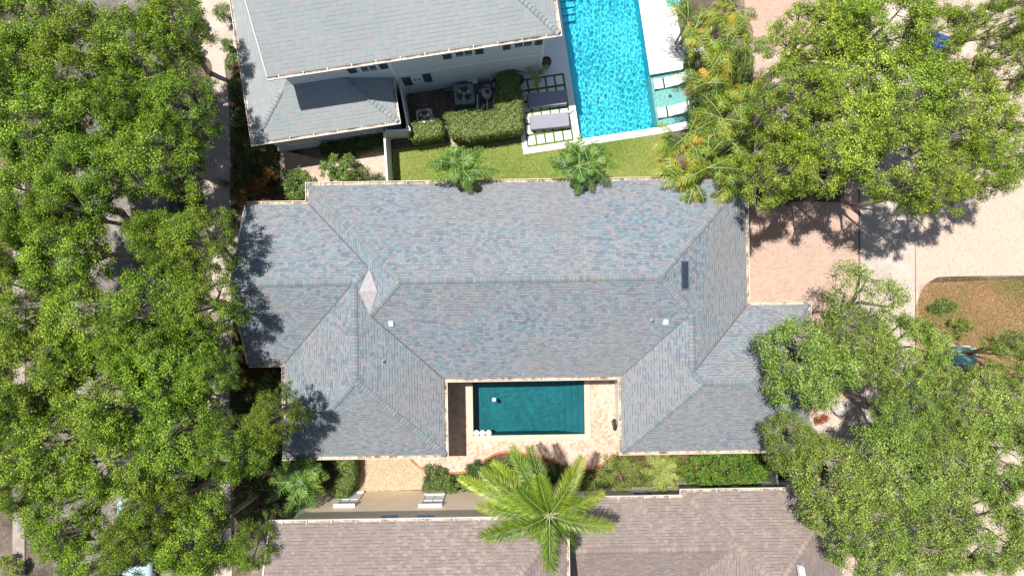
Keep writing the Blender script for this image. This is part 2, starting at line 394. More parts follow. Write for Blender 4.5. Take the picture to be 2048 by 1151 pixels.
# ------------------------------------------------------------------ the setting: ground, paving, pools
def struct(o): o['kind'] = 'structure'; return o
POOL1 = [(-2.16, -7.74), (3.71, -7.74), (3.71, -4.82), (-2.16, -4.82)]
POOL2 = [(1.07, -3.45), (5.2, -3.45), (5.2, 9.0), (1.07, 9.0)]
LEDGE = [(5.2, -3.4), (7.15, -3.35), (7.15, -.62), (5.2, -.66)]
SPA = [(5.9, 3.15), (6.65, 3.15), (6.65, 6.0), (5.9, 6.0)]
hole1 = [FM.P(*p) for p in POOL1]
hole2 = [FD.P(1.07, -3.45), FD.P(5.2, -3.45), FD.P(7.15, -3.35), FD.P(7.15, -.62), FD.P(5.2, -.66), FD.P(5.2, 9), FD.P(1.07, 9)]
def holed(name, outer, holes, z, mat, side=0):
    loops = [[Vector((p[0], p[1], 0)) for p in outer]]+[[Vector((p[0], p[1], 0)) for p in h] for h in holes]
    tri = geometry.tessellate_polygon(loops); flat = [p for l in loops for p in l]
    mb = MB(); mb.v = [(p.x, p.y, z) for p in flat]
    for t in tri:
        a, b, c = (flat[i] for i in t)
        mb.f.append(tuple(t) if (b-a).cross(c-a).z > 0 else tuple(reversed(t))); mb.m.append(0)
    if side:
        for l in loops:
            for i in range(len(l)):
                j = (i+1) % len(l); mb.poly([(l[i].x, l[i].y, z-side), (l[j].x, l[j].y, z-side), (l[j].x, l[j].y, z), (l[i].x, l[i].y, z)])
    return struct(mb.build(name, mat))
holed('ground', [(-160, -160), (160, -160), (160, 160), (-160, 160)], [hole1, hole2], 0, M['soil'])

def sheet(name, pts, z, mat, z0=None):
    mb = MB(); mb.prism(pts, z0 if z0 is not None else z-.05, z, 0); return struct(mb.build(name, mat))
def pxs(l, z=0): return [G(x, y, z) for x, y in l]
def smooth_line(pts, n=8):
    out = []
    P = [Vector(p) for p in pts]; P = [P[0]*2-P[1]]+P+[P[-1]*2-P[-2]]
    for i in range(1, len(P)-2):
        for k in range(n):
            t = k/n; a, b, c, d = P[i-1], P[i], P[i+1], P[i+2]
            out.append(.5*((2*b)+(c-a)*t+(2*a-5*b+4*c-d)*t*t+(3*b-a-3*c+d)*t**3))
    out.append(P[-2]); return out
# left side: street between two pavements
sheet('road', pxs([(105, 1500), (345, 1500), (335, -400), (115, -400)]), .02, M['asphalt'])
sheet('sidewalk', pxs([(26, 1500), (50, 1500), (52, 290), (28, 290)]), .06, M['darkconc'])
pathl = smooth_line(pxs([(428, 1300), (425, 1000), (416, 800), (415, 650), (424, 560), (413, 470), (407, 400), (405, 300), (410, 260), (418, 190), (424, 130), (393, 100), (386, 40), (380, -60)]))
pathr = smooth_line(pxs([(462, -60), (464, 50), (462, 100), (450, 125), (456, 180), (460, 250), (462, 400), (463, 500), (466, 640), (464, 700), (460, 800), (462, 1000), (468, 1300)]))
sheet('path', pathl+pathr, .05, M['concrete'])
sheet('step_path', pxs([(463.5, 458), (500, 456), (500, 508), (464, 512)]), .045, M['concrete'])
sheet('front_walk', pxs([(462.5, 44), (500, 42), (500, 98), (461.5, 100)]), .045, M['concrete'])
# sandy patches
sheet('sandy_bed', pxs([(560, 300), (640, 318), (770, 268), (776, 362), (700, 366), (560, 372)]), .012, M['sandy'])
sheet('sandy_verge', pxs([(40, 60), (330, 20), (400, 40), (400, 100), (180, 150), (40, 120)]), .012, M['sandy'])
sheet('east_soil', pxs([(1500, -300), (2500, -300), (2500, 372), (1700, 372), (1700, 340), (1500, 230)]), .012, M['sandy'])
# lawn behind the upper house
sheet('lawn', pxs([(786, 300), (900, 285), (1044, 262), (1048, 308), (1180, 290), (1330, 262), (1352, 300), (1352, 372), (786, 376)]), .02, M['lawn'])
# mechanical yard
sheet('equipment_yard', [FD.P(-7.9, -2.2), FD.P(-1.95, -2.2), FD.P(-1.95, .3), FD.P(-7.6, .3)], .016, M['soil'])
sheet('equipment_slab', [FD.P(-5.05, -1.55), FD.P(-2.3, -1.55), FD.P(-2.3, .2), FD.P(-5.05, .2)], .07, M['pad'])
sheet('stepping_path', pxs([(894, 265), (908, 262), (920, 292), (904, 295)]), .03, M['sandy'])
# white pool terrace
holed('pool_terrace', [FD.P(1.07-.34, -3.8), FD.P(5.2, -3.8), FD.P(7.42, -3.75), FD.P(7.42, -.5), FD.P(7.1, .4), FD.P(7.1, 10), FD.P(-2.0, 10), FD.P(-2.0, .12), FD.P(.73, .12)],
      [hole2[:-2]+[FD.P(5.2, 8.98), FD.P(1.07, 8.98)]], .07, M['whiteconc'], .07)
sheet('terrace_walk', pxs([(1358, 80), (1425, 76), (1430, 104), (1360, 110)]), .06, M['whiteconc'])
tb = MB()
tb.prism([FD.P(-1.75, -3.48), FD.P(.72, -3.48), FD.P(.72, .115), FD.P(-1.75, .115)], 0, .045, 0)
for (a, b, c, d) in ((-2.0, .72, -3.8, -3.48), (-2.0, -1.75, -3.48, .115)):
    tb.prism([FD.P(a, c), FD.P(b, c), FD.P(b, d), FD.P(a, d)], 0, .07, 1)
for i in range(5):
    for j in range(6):
        u = -1.66+i*.478; v = -3.37+j*.585
        tb.prism([FD.P(u, v), FD.P(u+.375, v), FD.P(u+.375, v+.46), FD.P(u, v+.46)], .04, .068, 1)
struct(tb.build('paver_terrace', [M['turf'], M['whiteconc']]))
# big blue pool
def ring(loop, z0, z1, mb, mi=0):
    for i in range(len(loop)):
        a, b = loop[i], loop[(i+1) % len(loop)]
        mb.poly([(a[0], a[1], z1), (b[0], b[1], z1), (b[0], b[1], z0), (a[0], a[1], z0)], mi)
def water_sheet(name, F, u0, u1, v0, v1, z, amp, lo, hi, seed, step=.04):
    us = np.arange(u0, u1+step*.5, step); vs = np.arange(v0, v1+step*.5, step)
    us = np.linspace(u0, u1, len(us)); vs = np.linspace(v0, v1, len(vs)); U, V = np.meshgrid(us, vs)
    r = np.random.default_rng(seed); Z = 0
    for i in range(44):
        a = r.uniform(0, 2*PI); k = 2*PI/r.uniform(lo, hi)
        Z = Z+amp/k*np.sin(k*(np.cos(a)*U+np.sin(a)*V)+r.uniform(0, 6.28))
    X = F.o[0]+U*F.c-V*F.s; Y = F.o[1]+U*F.s+V*F.c
    me = bpy.data.meshes.new(name); nu, nv = len(us), len(vs)
    vv = np.stack([X, Y, Z+z], -1).reshape(-1, 3)
    idx = np.arange(nu*nv).reshape(nv, nu)
    f = np.stack([idx[:-1, :-1], idx[:-1, 1:], idx[1:, 1:], idx[1:, :-1]], -1).reshape(-1, 4)
    me.from_pydata(vv.tolist(), [], f.tolist()); me.polygons.foreach_set('use_smooth', [True]*len(f))
    o = link(name, me, None, [M['water']]); o.cycles.is_caustics_caster = True
    return struct(o)
pb = MB(); L2 = [FD.P(*p) for p in POOL2]
pb.poly([(p[0], p[1], -1.45) for p in L2]); ring(L2, -1.45, .068, pb)
pb.prism([FD.P(5.195, -3.39), FD.P(7.15, -3.35), FD.P(7.15, -.62), FD.P(5.195, -.66)], -1.4, -.30, 1)
for i in range(5):   # entry steps
    v = 3.1+i*.32
    pb.prism([FD.P(1.075, v), FD.P(1.9, v), FD.P(1.9, v+.5 if i == 4 else v+.3), FD.P(1.075, v+.5 if i == 4 else v+.3)], -1.44, -1.1+i*.2, 0)
LL = [FD.P(*p) for p in LEDGE]; ring([LL[0], LL[1], LL[2], LL[3]], -.3, .068, pb, 1)
# open the side where the ledge meets the deep end
del pb.f[2], pb.m[2]
a, b = FD.P(5.2, -3.45), FD.P(5.2, 9)
pb.poly([(*a[:2], -1.45), (*FD.P(5.2, -.66)[:2], -1.45), (*FD.P(5.2, -.66)[:2], -.3), (*a[:2], -.3)])
m_ = FD.P(5.2, -.66)
pb.poly([(*m_[:2], -1.45), (*b[:2], -1.45), (*b[:2], .068), (*m_[:2], .068)])
basin = struct(pb.build('pool_basin', [M['poollight'], M['ledge']])); basin.cycles.is_caustics_receiver = True
# drop the ledge ring face that would wall the ledge off
water_sheet('pool_water', FD, 1.07, 5.2, -3.45, 6.2, -.07, .0145, .10, .42, 3, .022)
water_sheet('ledge_water', FD, 5.2, 7.15, -3.4, -.64, -.07, .012, .10, .32, 4, .022)
# spa at the top of the terrace
sb = MB(); sp_ = [G(1330, -60), G(1362, -60), G(1359, 12), G(1333, 15)]
sb.prism([(p[0], p[1]) for p in sp_], .05, .11, 0); struct(sb.build('plunge_pool', M['poollight']))

# dark teal pool in the courtyard
pb = MB(); L1 = [FM.P(*p) for p in POOL1]
pb.poly([(p[0], p[1], -1.3) for p in L1]); ring(L1, -1.3, .05, pb)
for i, u in enumerate((2.45, 2.77, 3.10, 3.42)):
    pb.prism([FM.P(u, -7.735), FM.P(3.705, -7.735), FM.P(3.705, -4.825), FM.P(u, -4.825)], -1.29, -1.02+i*.24)
b_ = struct(pb.build('courtyard_pool_basin', M['pooldark'])); b_.cycles.is_caustics_receiver = True
water_sheet('courtyard_pool_water', FM, -2.16, 3.71, -7.74, -4.82, -.08, .0045, .12, .7, 9, .04)

# patio of real bricks laid in herringbone
edge_px = [(700, 908), (822, 914), (845, 934), (880, 942), (905, 943), (935, 939), (962, 922), (985, 907), (1010, 901), (1042, 903), (1075, 908), (1105, 916), (1135, 930), (1165, 935), (1200, 927), (1222, 912), (1240, 903)]
edge = smooth_line(pxs(edge_px[1:]), 6)
PAT = [FM.P(5.42, -4.4), FM.P(-5.4, -4.4), FM.P(-5.4, -8.55)]+edge
holed('patio', PAT, [hole1], .036, M['patiobase'], .036)
bl, bw = .2, .1
def herring(F, poly, ex, u0, u1, v0, v1, z, rot=PI/4):
    q = []; n = int(22/bw)
    ca, sa = math.cos(rot), math.sin(rot)
    for i in range(-n, n):
        for j in range(-n, n):
            k = (i-j) % 4
            x, y = i*bw, j*bw
            if k == 0: r = (x, y, x+bl, y+bw)
            elif k == 2 and False: continue
            elif k == 3: r = (x, y, x+bw, y+bl)
            else: continue
            cx, cy = (r[0]+r[2])/2, (r[1]+r[3])/2
            uu, vv = cx*ca-cy*sa, cx*sa+cy*ca-6.5
            if u0 < uu < u1 and v0 < vv < v1: q.append((r, uu, vv))
    P = []
    for r, uu, vv in q:
        g = .005
        for_c = [(r[0]+g, r[1]+g), (r[2]-g, r[1]+g), (r[2]-g, r[3]-g), (r[0]+g, r[3]-g)]
        P.append([tuple(F.P(a*ca-b*sa, a*sa+b*ca-6.5, z)) for a, b in for_c])
    P = np.array(P); c = P.mean(1)
    ok = in_poly(c[:, 0], c[:, 1], poly)
    for e in ex: ok &= ~in_poly(c[:, 0], c[:, 1], e)
    return P[ok]
shr = [FM.P(POOL1[0][0]-.32, POOL1[0][1]-.32), FM.P(POOL1[1][0]+.32, POOL1[1][1]-.32), FM.P(POOL1[2][0]+.32, -4.4), FM.P(POOL1[3][0]-.32, -4.4)]
HB = herring(FM, PAT, [shr], -5.6, 5.6, -10, -4.3, .042)
struct(np_mesh('patio_bricks', HB, 4, M['patiobrick']))
cp = MB()
for (a, b, c, d) in ((-2.48, 4.03, -8.06, -7.74), (-2.48, -2.16, -7.74, -4.5), (3.71, 4.03, -7.74, -4.5), (-2.16, 3.71, -4.82, -4.5)):
    cp.prism([FM.P(a, c), FM.P(b, c), FM.P(b, d), FM.P(a, d)], .0, .052)
struct(cp.build('pool_coping', M['coping']))
# terracotta edging along the curve
eb = MB(); ed = edge[:]
for i in range(len(ed)-1):
    d = (ed[i+1]-ed[i]).normalized(); nrm = Vector((d.y, -d.x, 0))*.11
    eb.prism([ed[i]+nrm, ed[i+1]+nrm, ed[i+1], ed[i]], 0, .07)
struct(eb.build('kerb', M['edging']))
sheet('mulch_bed', pxs([(800, 900), (1700, 880), (1700, 1000), (700, 1020), (840, 960)]), .008, M['mulch'])
sheet('west_bed', pxs([(466, 100), (560, 100), (620, 380), (480, 420), (466, 455)]), .008, M['mulch'])
sheet('west_bed_lower', pxs([(466, 640), (600, 640), (600, 1040), (466, 1040)]), .008, M['mulch'])
sheet('side_path', pxs([(1190, 975), (1372, 971), (1372, 995), (1190, 998)]), .04, M['concrete'])
# gravel strip
GP = pxs([(706, 910), (826, 914), (846, 936), (852, 950), (842, 978), (706, 982)])
sheet('gravel_bed', GP, .018, M['gravelbed'])
xs = np.array([p[0] for p in GP]); ys = np.array([p[1] for p in GP])
N = 9500; X = RNG.uniform(xs.min(), xs.max(), N); Y = RNG.uniform(ys.min(), ys.max(), N); ok = in_poly(X, Y, GP); X, Y = X[ok], Y[ok]; N = len(X)
oc = np.array([[1, 0, 0], [0, 1, 0], [-1, 0, 0], [0, -1, 0], [0, 0, 1]]); fc = [(0, 1, 4), (1, 2, 4), (2, 3, 4), (3, 0, 4)]
an = RNG.uniform(0, 6.28, N); sx = RNG.uniform(.018, .042, N); sy = sx*RNG.uniform(.5, .95, N); sz = RNG.uniform(.012, .03, N)
vv = []; ff = []
ox = oc[None, :, 0]*sx[:, None]; oy = oc[None, :, 1]*sy[:, None]; oz = oc[None, :, 2]*sz[:, None]
VX = X[:, None]+ox*np.cos(an)[:, None]-oy*np.sin(an)[:, None]; VY = Y[:, None]+ox*np.sin(an)[:, None]+oy*np.cos(an)[:, None]
VZ = .02+oz+RNG.uniform(0, .02, N)[:, None]
allv = np.stack([VX, VY, VZ], -1).reshape(-1, 3); F_ = np.array(fc)[None]+np.arange(N)[:, None, None]*5
me = bpy.data.meshes.new('gravel'); me.from_pydata(allv.tolist(), [], F_.reshape(-1, 3).tolist())
tag(link('gravel', me, None, [M['pebble']]), 'loose gold and cream pebbles beside the curved brick patio', 'gravel', kind='stuff')

# right side: drives, sidewalk, lawns
sheet('driveway', pxs([(1480, 405), (1716, 405), (1716, 640), (1480, 640)]), .05, M['drive'])
sheet('driveway_border', pxs([(1480, 403), (1680, 404), (1680, 340), (1716, 340), (1716, 404.8), (1480, 404.8)][:5]+[(1716, 404.8), (1480, 404.8)]), .054, M['drive'])
sheet('upper_driveway', pxs([(1485, -100), (1716, -100), (1716, 130), (1600, 130), (1530, 95), (1490, 60)]), .05, M['drive'])
sheet('concrete_walk', pxs([(1717, -300), (1828, -300), (1830, 1500), (1722, 1500)]), .052, M['concrete'])
ap = pxs([(1829, 376), (2500, 366), (2500, 550)])+smooth_line(pxs([(2000, 551), (1890, 553), (1866, 558), (1848, 572), (1838, 590), (1831, 612)]), 5)
sheet('driveway_apron', ap, .05, M['drive2'])
sheet('street_apron', pxs([(1938, -200), (2500, -200), (2500, 66), (1975, 66), (1938, 50)]), .05, M['drive2'])
sheet('sandy_verge', pxs([(1832, 840), (2500, 800), (2500, 1500), (1832, 1500)]), .034, M['sandy'])
sheet('dry_lawn', pxs([(1832, 566), (2500, 540), (2500, 900), (1832, 900)]), .03, M['drylawn'])
sheet('south_east_soil', pxs([(1622, 640), (1720, 640), (1722, 1500), (1622, 1500)]), .014, M['sandy'])
sheet('side_path', pxs([(1622, 850), (1700, 850), (1716, 900), (1700, 960), (1622, 900)]), .03, M['concrete'])
def blades(name, poly, n, z, mat, label, L=.05):
    xs = [p[0] for p in poly]; ys = [p[1] for p in poly]
    X = RNG.uniform(min(xs), max(xs), n); Y = RNG.uniform(min(ys), max(ys), n); ok = in_poly(X, Y, poly); X, Y = X[ok], Y[ok]; k = len(X)
    a = RNG.uniform(0, 6.28, k); w = L*.28; lean = RNG.normal(size=(k, 2))*L*.7
    b = np.stack([X, Y, np.full(k, z)], 1); d = np.stack([np.cos(a)*w, np.sin(a)*w, 0*a], 1)
    tip = b+np.stack([lean[:, 0], lean[:, 1], L*RNG.uniform(.6, 1.1, k)], 1)
    patch = np.sin(X*1.1+Y*.7)*np.sin(Y*1.3-X*.4)*.22
    np_mesh(name, np.stack([b-d, b+d, tip], 1), 3, mat, attr=np.clip(.45+patch+RNG.normal(size=k)*.2, 0, 1))
    tag(bpy.context.scene.objects[-1] if False else COL.objects[-1], label, 'grass', kind='stuff')
blades('grass', pxs([(790, 305), (900, 290), (1044, 268), (1048, 308), (1180, 290), (1330, 266), (1350, 300), (1350, 368), (790, 368)]), 70000, .02, M['grassb'], 'short patchy lawn between the two grey roofed houses')
blades('dry_grass', pxs([(1836, 572), (1870, 558), (2060, 552), (2060, 760), (1836, 760)]), 45000, .03, M['drygrass'], 'brown and green dry lawn beside the cream driveway', .055)

# ------------------------------------------------------------------ houses
SL = .5
class Plane:
    """roof plane: eave line through (u0,v0), e = horizontal unit vector pointing up the slope"""
    def __init__(s, pt, e, z0): s.pt = pt; s.e = e; s.z0 = z0
    def z(s, u, v): return s.z0+SL*((u-s.pt[0])*s.e[0]+(v-s.pt[1])*s.e[1])
    def uv(s, u, v):
        dd = (u-s.pt[0])*s.e[0]+(v-s.pt[1])*s.e[1]
        return (-(u)*s.e[1]+v*s.e[0]+20, dd*math.sqrt(1+SL*SL)+5)
def roof_mesh(F, faces, name, mat, parent, zoff=0):
    mb = MB()
    for pl, pts in faces:
        P = [F.P(u, v, pl.z(u, v)+zoff) for u, v in pts]
        n = (P[1]-P[0]).cross(P[2]-P[0])
        for k in range(3, len(P)):
            if n.length > 1e-4: break
            n = (P[k-1]-P[0]).cross(P[k]-P[0])
        area = sum(P[i].x*P[(i+1) % len(P)].y-P[(i+1) % len(P)].x*P[i].y for i in range(len(P)))
        uv = [pl.uv(u, v) for u, v in pts]
        if area < 0: P.reverse(); uv.reverse()
        mb.poly(P, 0, uv)
    return mb.build(name, mat, parent)
def caps(F, lines, name, mat, parent, pitch=.165, wid=.15):
    for l in lines: caps1(F, [l], name, mat, parent, pitch, wid)
def caps1(F, lines, name, mat, parent, pitch, wid):
    mb = MB()
    for (p0, p1, z0, z1, flat) in lines:
        a = F.P(*p0, z0); b = F.P(*p1, z1); L = (b-a).length; d = (b-a)/L
        side = Vector((d.y, -d.x, 0)).normalized()
        up = side.cross(d); up = up if up.z > 0 else -up
        n = int(L/pitch); drop = .14 if not flat else wid*SL
        drop = wid*SL*(.72 if abs(d.z) > .05 else 1)
        for i in range(n):
            s0 = a+d*(i*pitch-.01); s1 = a+d*(i*pitch+pitch*1.18)
            lo = .045; hi = .010
            w = wid*random.uniform(.92, 1.06); rows = []
            for s, h in ((s0, lo), (s1, hi)):
                bend = [(-1, -drop*1.0), (-.55, -drop*.5+.012), (0, .012), (.55, -drop*.5+.012), (1, -drop*1.0)]
                rows.append([s+side*w*x+Vector((0, 0, z+h+.004)) + d*((abs(x)**2)*-.03) for x, z in bend])
            for k in range(4): mb.poly([rows[0][k], rows[0][k+1], rows[1][k+1], rows[1][k]])
    # merge quads of each cap into one island
    me_v = []; me_f = []
    for q in range(0, len(mb.f), 4):
        r0 = [mb.v[mb.f[q+k][0]] for k in range(4)]+[mb.v[mb.f[q+3][1]]]
        r1 = [mb.v[mb.f[q+k][3]] for k in range(4)]+[mb.v[mb.f[q+3][2]]]
        n = len(me_v); me_v += r0+r1
        me_f += [(n+k, n+k+1, n+6+k, n+5+k) for k in range(4)]
        me_f.append((n+4, n+3, n+2, n+1, n))
        n2 = len(me_v)
    o = MB(); o.v = me_v; o.f = me_f; o.m = [0]*len(me_f)
    # dark asphalt strip painting in the shadow line at every cap's low edge
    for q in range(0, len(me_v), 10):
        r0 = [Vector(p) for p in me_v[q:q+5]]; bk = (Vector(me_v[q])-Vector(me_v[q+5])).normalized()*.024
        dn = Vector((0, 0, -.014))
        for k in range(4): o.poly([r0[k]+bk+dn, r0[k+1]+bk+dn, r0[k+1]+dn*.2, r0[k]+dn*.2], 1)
    # the second material colours the painted shadow strips
    return o.build(name, [mat, M['cap_shade']], parent)
def offset_poly(pts, d, closed=True):
    """pts CCW; positive d = outward"""
    out = []; n = len(pts)
    for i in range(n):
        p = Vector(pts[i]).to_2d()
        if closed or 0 < i < n-1:
            a = Vector(pts[i-1]).to_2d(); b = Vector(pts[(i+1) % n]).to_2d()
            d1 = (p-a).normalized(); d2 = (b-p).normalized()
            n1 = Vector((d1.y, -d1.x)); n2 = Vector((d2.y, -d2.x)); m = (n1+n2)
            m = m/(m.length_squared/2) if m.length > 1e-6 else n1
            out.append(p+m*d)
        else:
            q = (Vector(pts[1]).to_2d()-p).normalized() if i == 0 else (p-Vector(pts[i-1]).to_2d()).normalized()
            out.append(p+Vector((q.y, -q.x))*d)
    return out
def gutter(F, pts, z, name, mat, parent, w=.14, straps=1.05, closed=False):
    mb = MB()
    prof = [(-.03, .0), (.0, .0), (.004, -.09), (w-.012, -.09), (w-.008, .008), (w+.016, .008), (w+.016, -.10), (-.03, -.115)]
    rings = [[F.P(q[0], q[1], z+h) for q in offset_poly(pts, o, closed)] for o, h in prof]
    n = len(pts); segs = n if closed else n-1
    for i in range(segs):
        j = (i+1) % n
        for k in range(len(prof)):
            m2 = (k+1) % len(prof)
            mb.poly([rings[k][i], rings[k][j], rings[m2][j], rings[m2][i]], 1 if k == 2 else 0)
        a = Vector(pts[i]).to_2d(); b = Vector(pts[j]).to_2d(); L = (b-a).length; d = (b-a)/L; nn = Vector((d.y, -d.x))
        c = max(1, int(L/straps))
        for q in range(c):
            s = a+d*(L*(q+.5)/c)
            mb.prism([F.P(*(s-d*.014-nn*.05)), F.P(*(s+d*.014-nn*.05)), F.P(*(s+d*.014+nn*(w+.01))), F.P(*(s-d*.014+nn*(w+.01)))], z+.006, z+.014, 0, True)
    if not closed:
        for i in (0, n-1): mb.poly([r[i] for r in rings])
    return mb.build(name, [mat, M['debris']], parent)
def walls(F, pts, z0, z1, inset, name, mat, parent):
    o = offset_poly(pts, -inset); mb = MB(); mb.prism([F.P(*q) for q in o], z0, z1, 0, True); return mb.build(name, mat, parent)
def window(F, side, a, b, z0, z1, w, parent, n=(0, -1), glass='glass', frame='white', panes=2, depth=.05):
    """side: 'v' wall v=w spanning u a..b"""
    fr = MB(); gl = MB(); f = .07
    s = -1 if n[1] < 0 or n[0] < 0 else 1
    def bx(mb, p0, p1, q0, q1, d0, d1):
        x0, x1 = sorted((w+s*d0, w+s*d1))
        if side == 'v': mb.box(F, p0, p1, x0, x1, q0, q1)
        else: mb.box(F, x0, x1, p0, p1, q0, q1)
    bx(fr, a-f, b+f, z0-f, z0, .0, depth+.04); bx(fr, a-f, b+f, z1, z1+f, .0, depth+.02)
    bx(fr, a-f, a, z0, z1, 0, depth); bx(fr, b, b+f, z0, z1, 0, depth)
    for i in range(1, panes):
        c = a+(b-a)*i/panes; bx(fr, c-.02, c+.02, z0, z1, .01, depth-.01)
    bx(fr, a, b, (z0+z1)/2-.02, (z0+z1)/2+.02, .008, depth-.012)
    bx(gl, a, b, z0, z1, .004, .018)
    o = fr.build('window', M[frame], parent); gl.build('pane', M[glass], o); return o
def shutter(F, a, b, z0, z1, w, parent, s=-1):
    mb = MB(); x0, x1 = sorted((w, w+s*.05))
    mb.box(F, a, b, x0, x1, z0, z1)
    n = int((z1-z0)/.09)
    for i in range(n):
        z = z0+.05+i*.09; y0, y1 = sorted((w+s*.05, w+s*.07)); mb.box(F, a+.04, b-.04, y0, y1, z, z+.045)
    return mb.build('shutter', M['shutter'], parent)

# ---- the middle house
hm = empty('house', FM.P(0, -1, 0), 'long house with blue grey hipped shingle roof wrapped round a dark teal courtyard pool', 'house')
ZE = 3.0
MT = Plane((0, 5.10), (0, -1), ZE); MBt = Plane((0, -4.35), (0, 1), ZE); MW = Plane((-9.76, 0), (1, 0), ZE); ME = Plane((11.34, 0), (-1, 0), ZE)
AT = Plane((0, 4.22), (0, -1), ZE); AB = Plane((0, -3.48), (0, 1), ZE)
BW = Plane((-11.05, 0), (1, 0), ZE); BE = Plane((-3.35, 0), (-1, 0), ZE); BS = Plane((0, -8.0), (0, 1), ZE)
CW = Plane((5.2, 0), (1, 0), ZE); CT = Plane((0, -1.01), (0, -1), ZE); CE = Plane((14.3, 0), (-1, 0), ZE); CS = Plane((0, -8.0), (0, 1), ZE)
r1, r2 = (-5.035, .375), (6.615, .375)
faces = [(MT, [(-9.76, 5.10), (11.34, 5.10), r2, r1]),
 (MW, [(-9.76, 5.10), (-9.76, 4.22), (-6.555, 1.015), (-6.555, -1.145), r1]),
 (MBt, [r1, (-6.555, -1.145), (-3.35, -4.35), (5.2, -4.35), (8.27, -1.28), r2]),
 (ME, [(11.34, 5.10), r2, (8.27, -1.28), (8.27, -4.08), (11.34, -1.01)]),
 (AT, [(-12.8, 4.22), (-9.76, 4.22), (-6.555, 1.015), (-7.2, .37), (-12.8, .37)]),
 (AB, [(-12.8, -3.48), (-11.05, -3.48), (-7.2, .37), (-12.8, .37)]),
 (BW, [(-11.05, -3.48), (-7.2, .37), (-7.2, -4.15), (-11.05, -8.0)]),
 (BE, [(-7.2, .37), (-6.555, 1.015), (-6.555, -1.145), (-3.35, -4.35), (-3.35, -8.0), (-7.2, -4.15)]),
 (BS, [(-11.05, -8.0), (-3.35, -8.0), (-7.2, -4.15)]),
 (CW, [(5.2, -4.35), (8.27, -1.28), (8.27, -4.08), (8.695, -4.505), (5.2, -8.0)]),
 (CT, [(11.34, -1.01), (8.27, -4.08), (8.695, -4.505), (10.805, -4.505), (14.3, -1.01)]),
 (CE, [(14.3, -1.01), (10.805, -4.505), (14.3, -8.0)]),
 (CS, [(5.2, -8.0), (14.3, -8.0), (10.805, -4.505), (8.695, -4.505)])]
roof = roof_mesh(FM, faces, 'roof', M['roof_blue'], hm, .012)
zz = lambda pl, p: pl.z(*p)+.012
ln = []
def addl(pl, p, q, flat=False): ln.append((p, q, zz(pl, p), zz(pl, q), flat))
addl(MT, r1, r2, True); addl(MT, (-9.76, 5.10), r1); addl(MW, (-6.5, -1.09), r1)
addl(MT, (11.34, 5.10), r2); addl(ME, (8.27, -1.28), r2); addl(ME, (8.27, -3.95), (8.27, -1.28), True)
addl(AT, (-12.8, .37), (-7.2, .37), True); addl(AT, (-6.62, .95), (-7.2, .37)); addl(BW, (-7.2, -4.15), (-7.2, .37), True)
addl(BW, (-11.05, -8), (-7.2, -4.15)); addl(BE, (-3.35, -8), (-7.2, -4.15))
addl(CT, (8.27, -4.08), (8.695, -4.505)); addl(CT, (8.695, -4.505), (10.805, -4.505), True)
addl(CS, (5.2, -8), (8.695, -4.505)); addl(CS, (14.3, -8), (10.805, -4.505)); addl(CT, (14.3, -1.01), (10.805, -4.505))
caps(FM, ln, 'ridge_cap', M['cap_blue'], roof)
vb = MB()
def vline(pl, p, q, w=.035):
    a = FM.P(*p, zz(pl, p)+.012); b = FM.P(*q, zz(pl, q)+.012); d = (b-a).normalized(); s = Vector((d.y, -d.x, 0)).normalized()*w
    vb = MB(); vb.poly([a-s, a+s, b+s, b-s]); vb.build('valley', M['valley'], roof)
vline(AT, (-9.76, 4.22), (-6.6, 1.06)); vline(AB, (-11.05, -3.48), (-7.35, .22)); vline(MBt, (-3.35, -4.35), (-6.5, -1.2)); vline(CT, (11.34, -1.01), (8.36, -3.99)); vline(MBt, (5.2, -4.35), (8.17, -1.38), .02)
cr = MB(); zc = 4.86
Wp, Ep = (-6.98, -.065), (-6.14, -.065)
for a, b in (((-6.555, 1.03), 1), ((-6.555, -1.16), -1)):
    n = FM.P(*a, 4.655); w_ = FM.P(*Wp, zc); e_ = FM.P(*Ep, zc)
    cr.poly([n, w_, e_] if b > 0 else [n, e_, w_])
cr.poly([FM.P(-6.555, 1.03, 4.62), FM.P(*Wp, 4.78), FM.P(-6.555, -1.16, 4.62), FM.P(*Ep, 4.78)])
cr.build('metal_cricket', M['metal'], roof)
outline = [(-12.8, 4.22), (-12.8, -3.48), (-11.05, -3.48), (-11.05, -8.0), (-3.35, -8.0), (-3.35, -4.35), (5.2, -4.35), (5.2, -8.0), (14.3, -8.0), (14.3, -1.01), (11.34, -1.01), (11.34, 5.10), (-9.76, 5.10), (-9.76, 4.22)]
g1 = outline[1:]+[outline[0]]
gutter(FM, g1, ZE+.0, 'gutter', M['gutter'], roof)
fb = MB()   # rake board of the west gable
for sgn, v0 in ((1, -3.48), (-1, 4.22)):
    a = (-12.8, v0); b = (-12.8, .37)
    P = [FM.P(-12.86, v0, ZE-.14), FM.P(-12.86, .37, 4.925-.14), FM.P(-12.86, .37, 4.95), FM.P(-12.86, v0, ZE+.03)]
    Q = [FM.P(-12.8, p_[0], p_[1]) for p_ in ((v0, ZE-.14), (.37, 4.925-.14), (.37, 4.95), (v0, ZE+.03))]
    fb.poly(P if sgn < 0 else P[::-1]); fb.poly([P[2], P[3], Q[3], Q[2]] if sgn > 0 else [P[3], P[2], Q[2], Q[3]]); fb.poly([P[0], P[1], Q[1], Q[0]])
fb.build('rake_board', M['gutter'], roof)
walls(FM, outline, 0, ZE-.12, .42, 'wall', M['cream'], hm)
gb = MB(); gb.prism([FM.P(-12.38, 3.8), FM.P(-12.38, -3.06), FM.P(-12.3, -3.06), FM.P(-12.3, 3.8)], ZE-.12, ZE-.11)
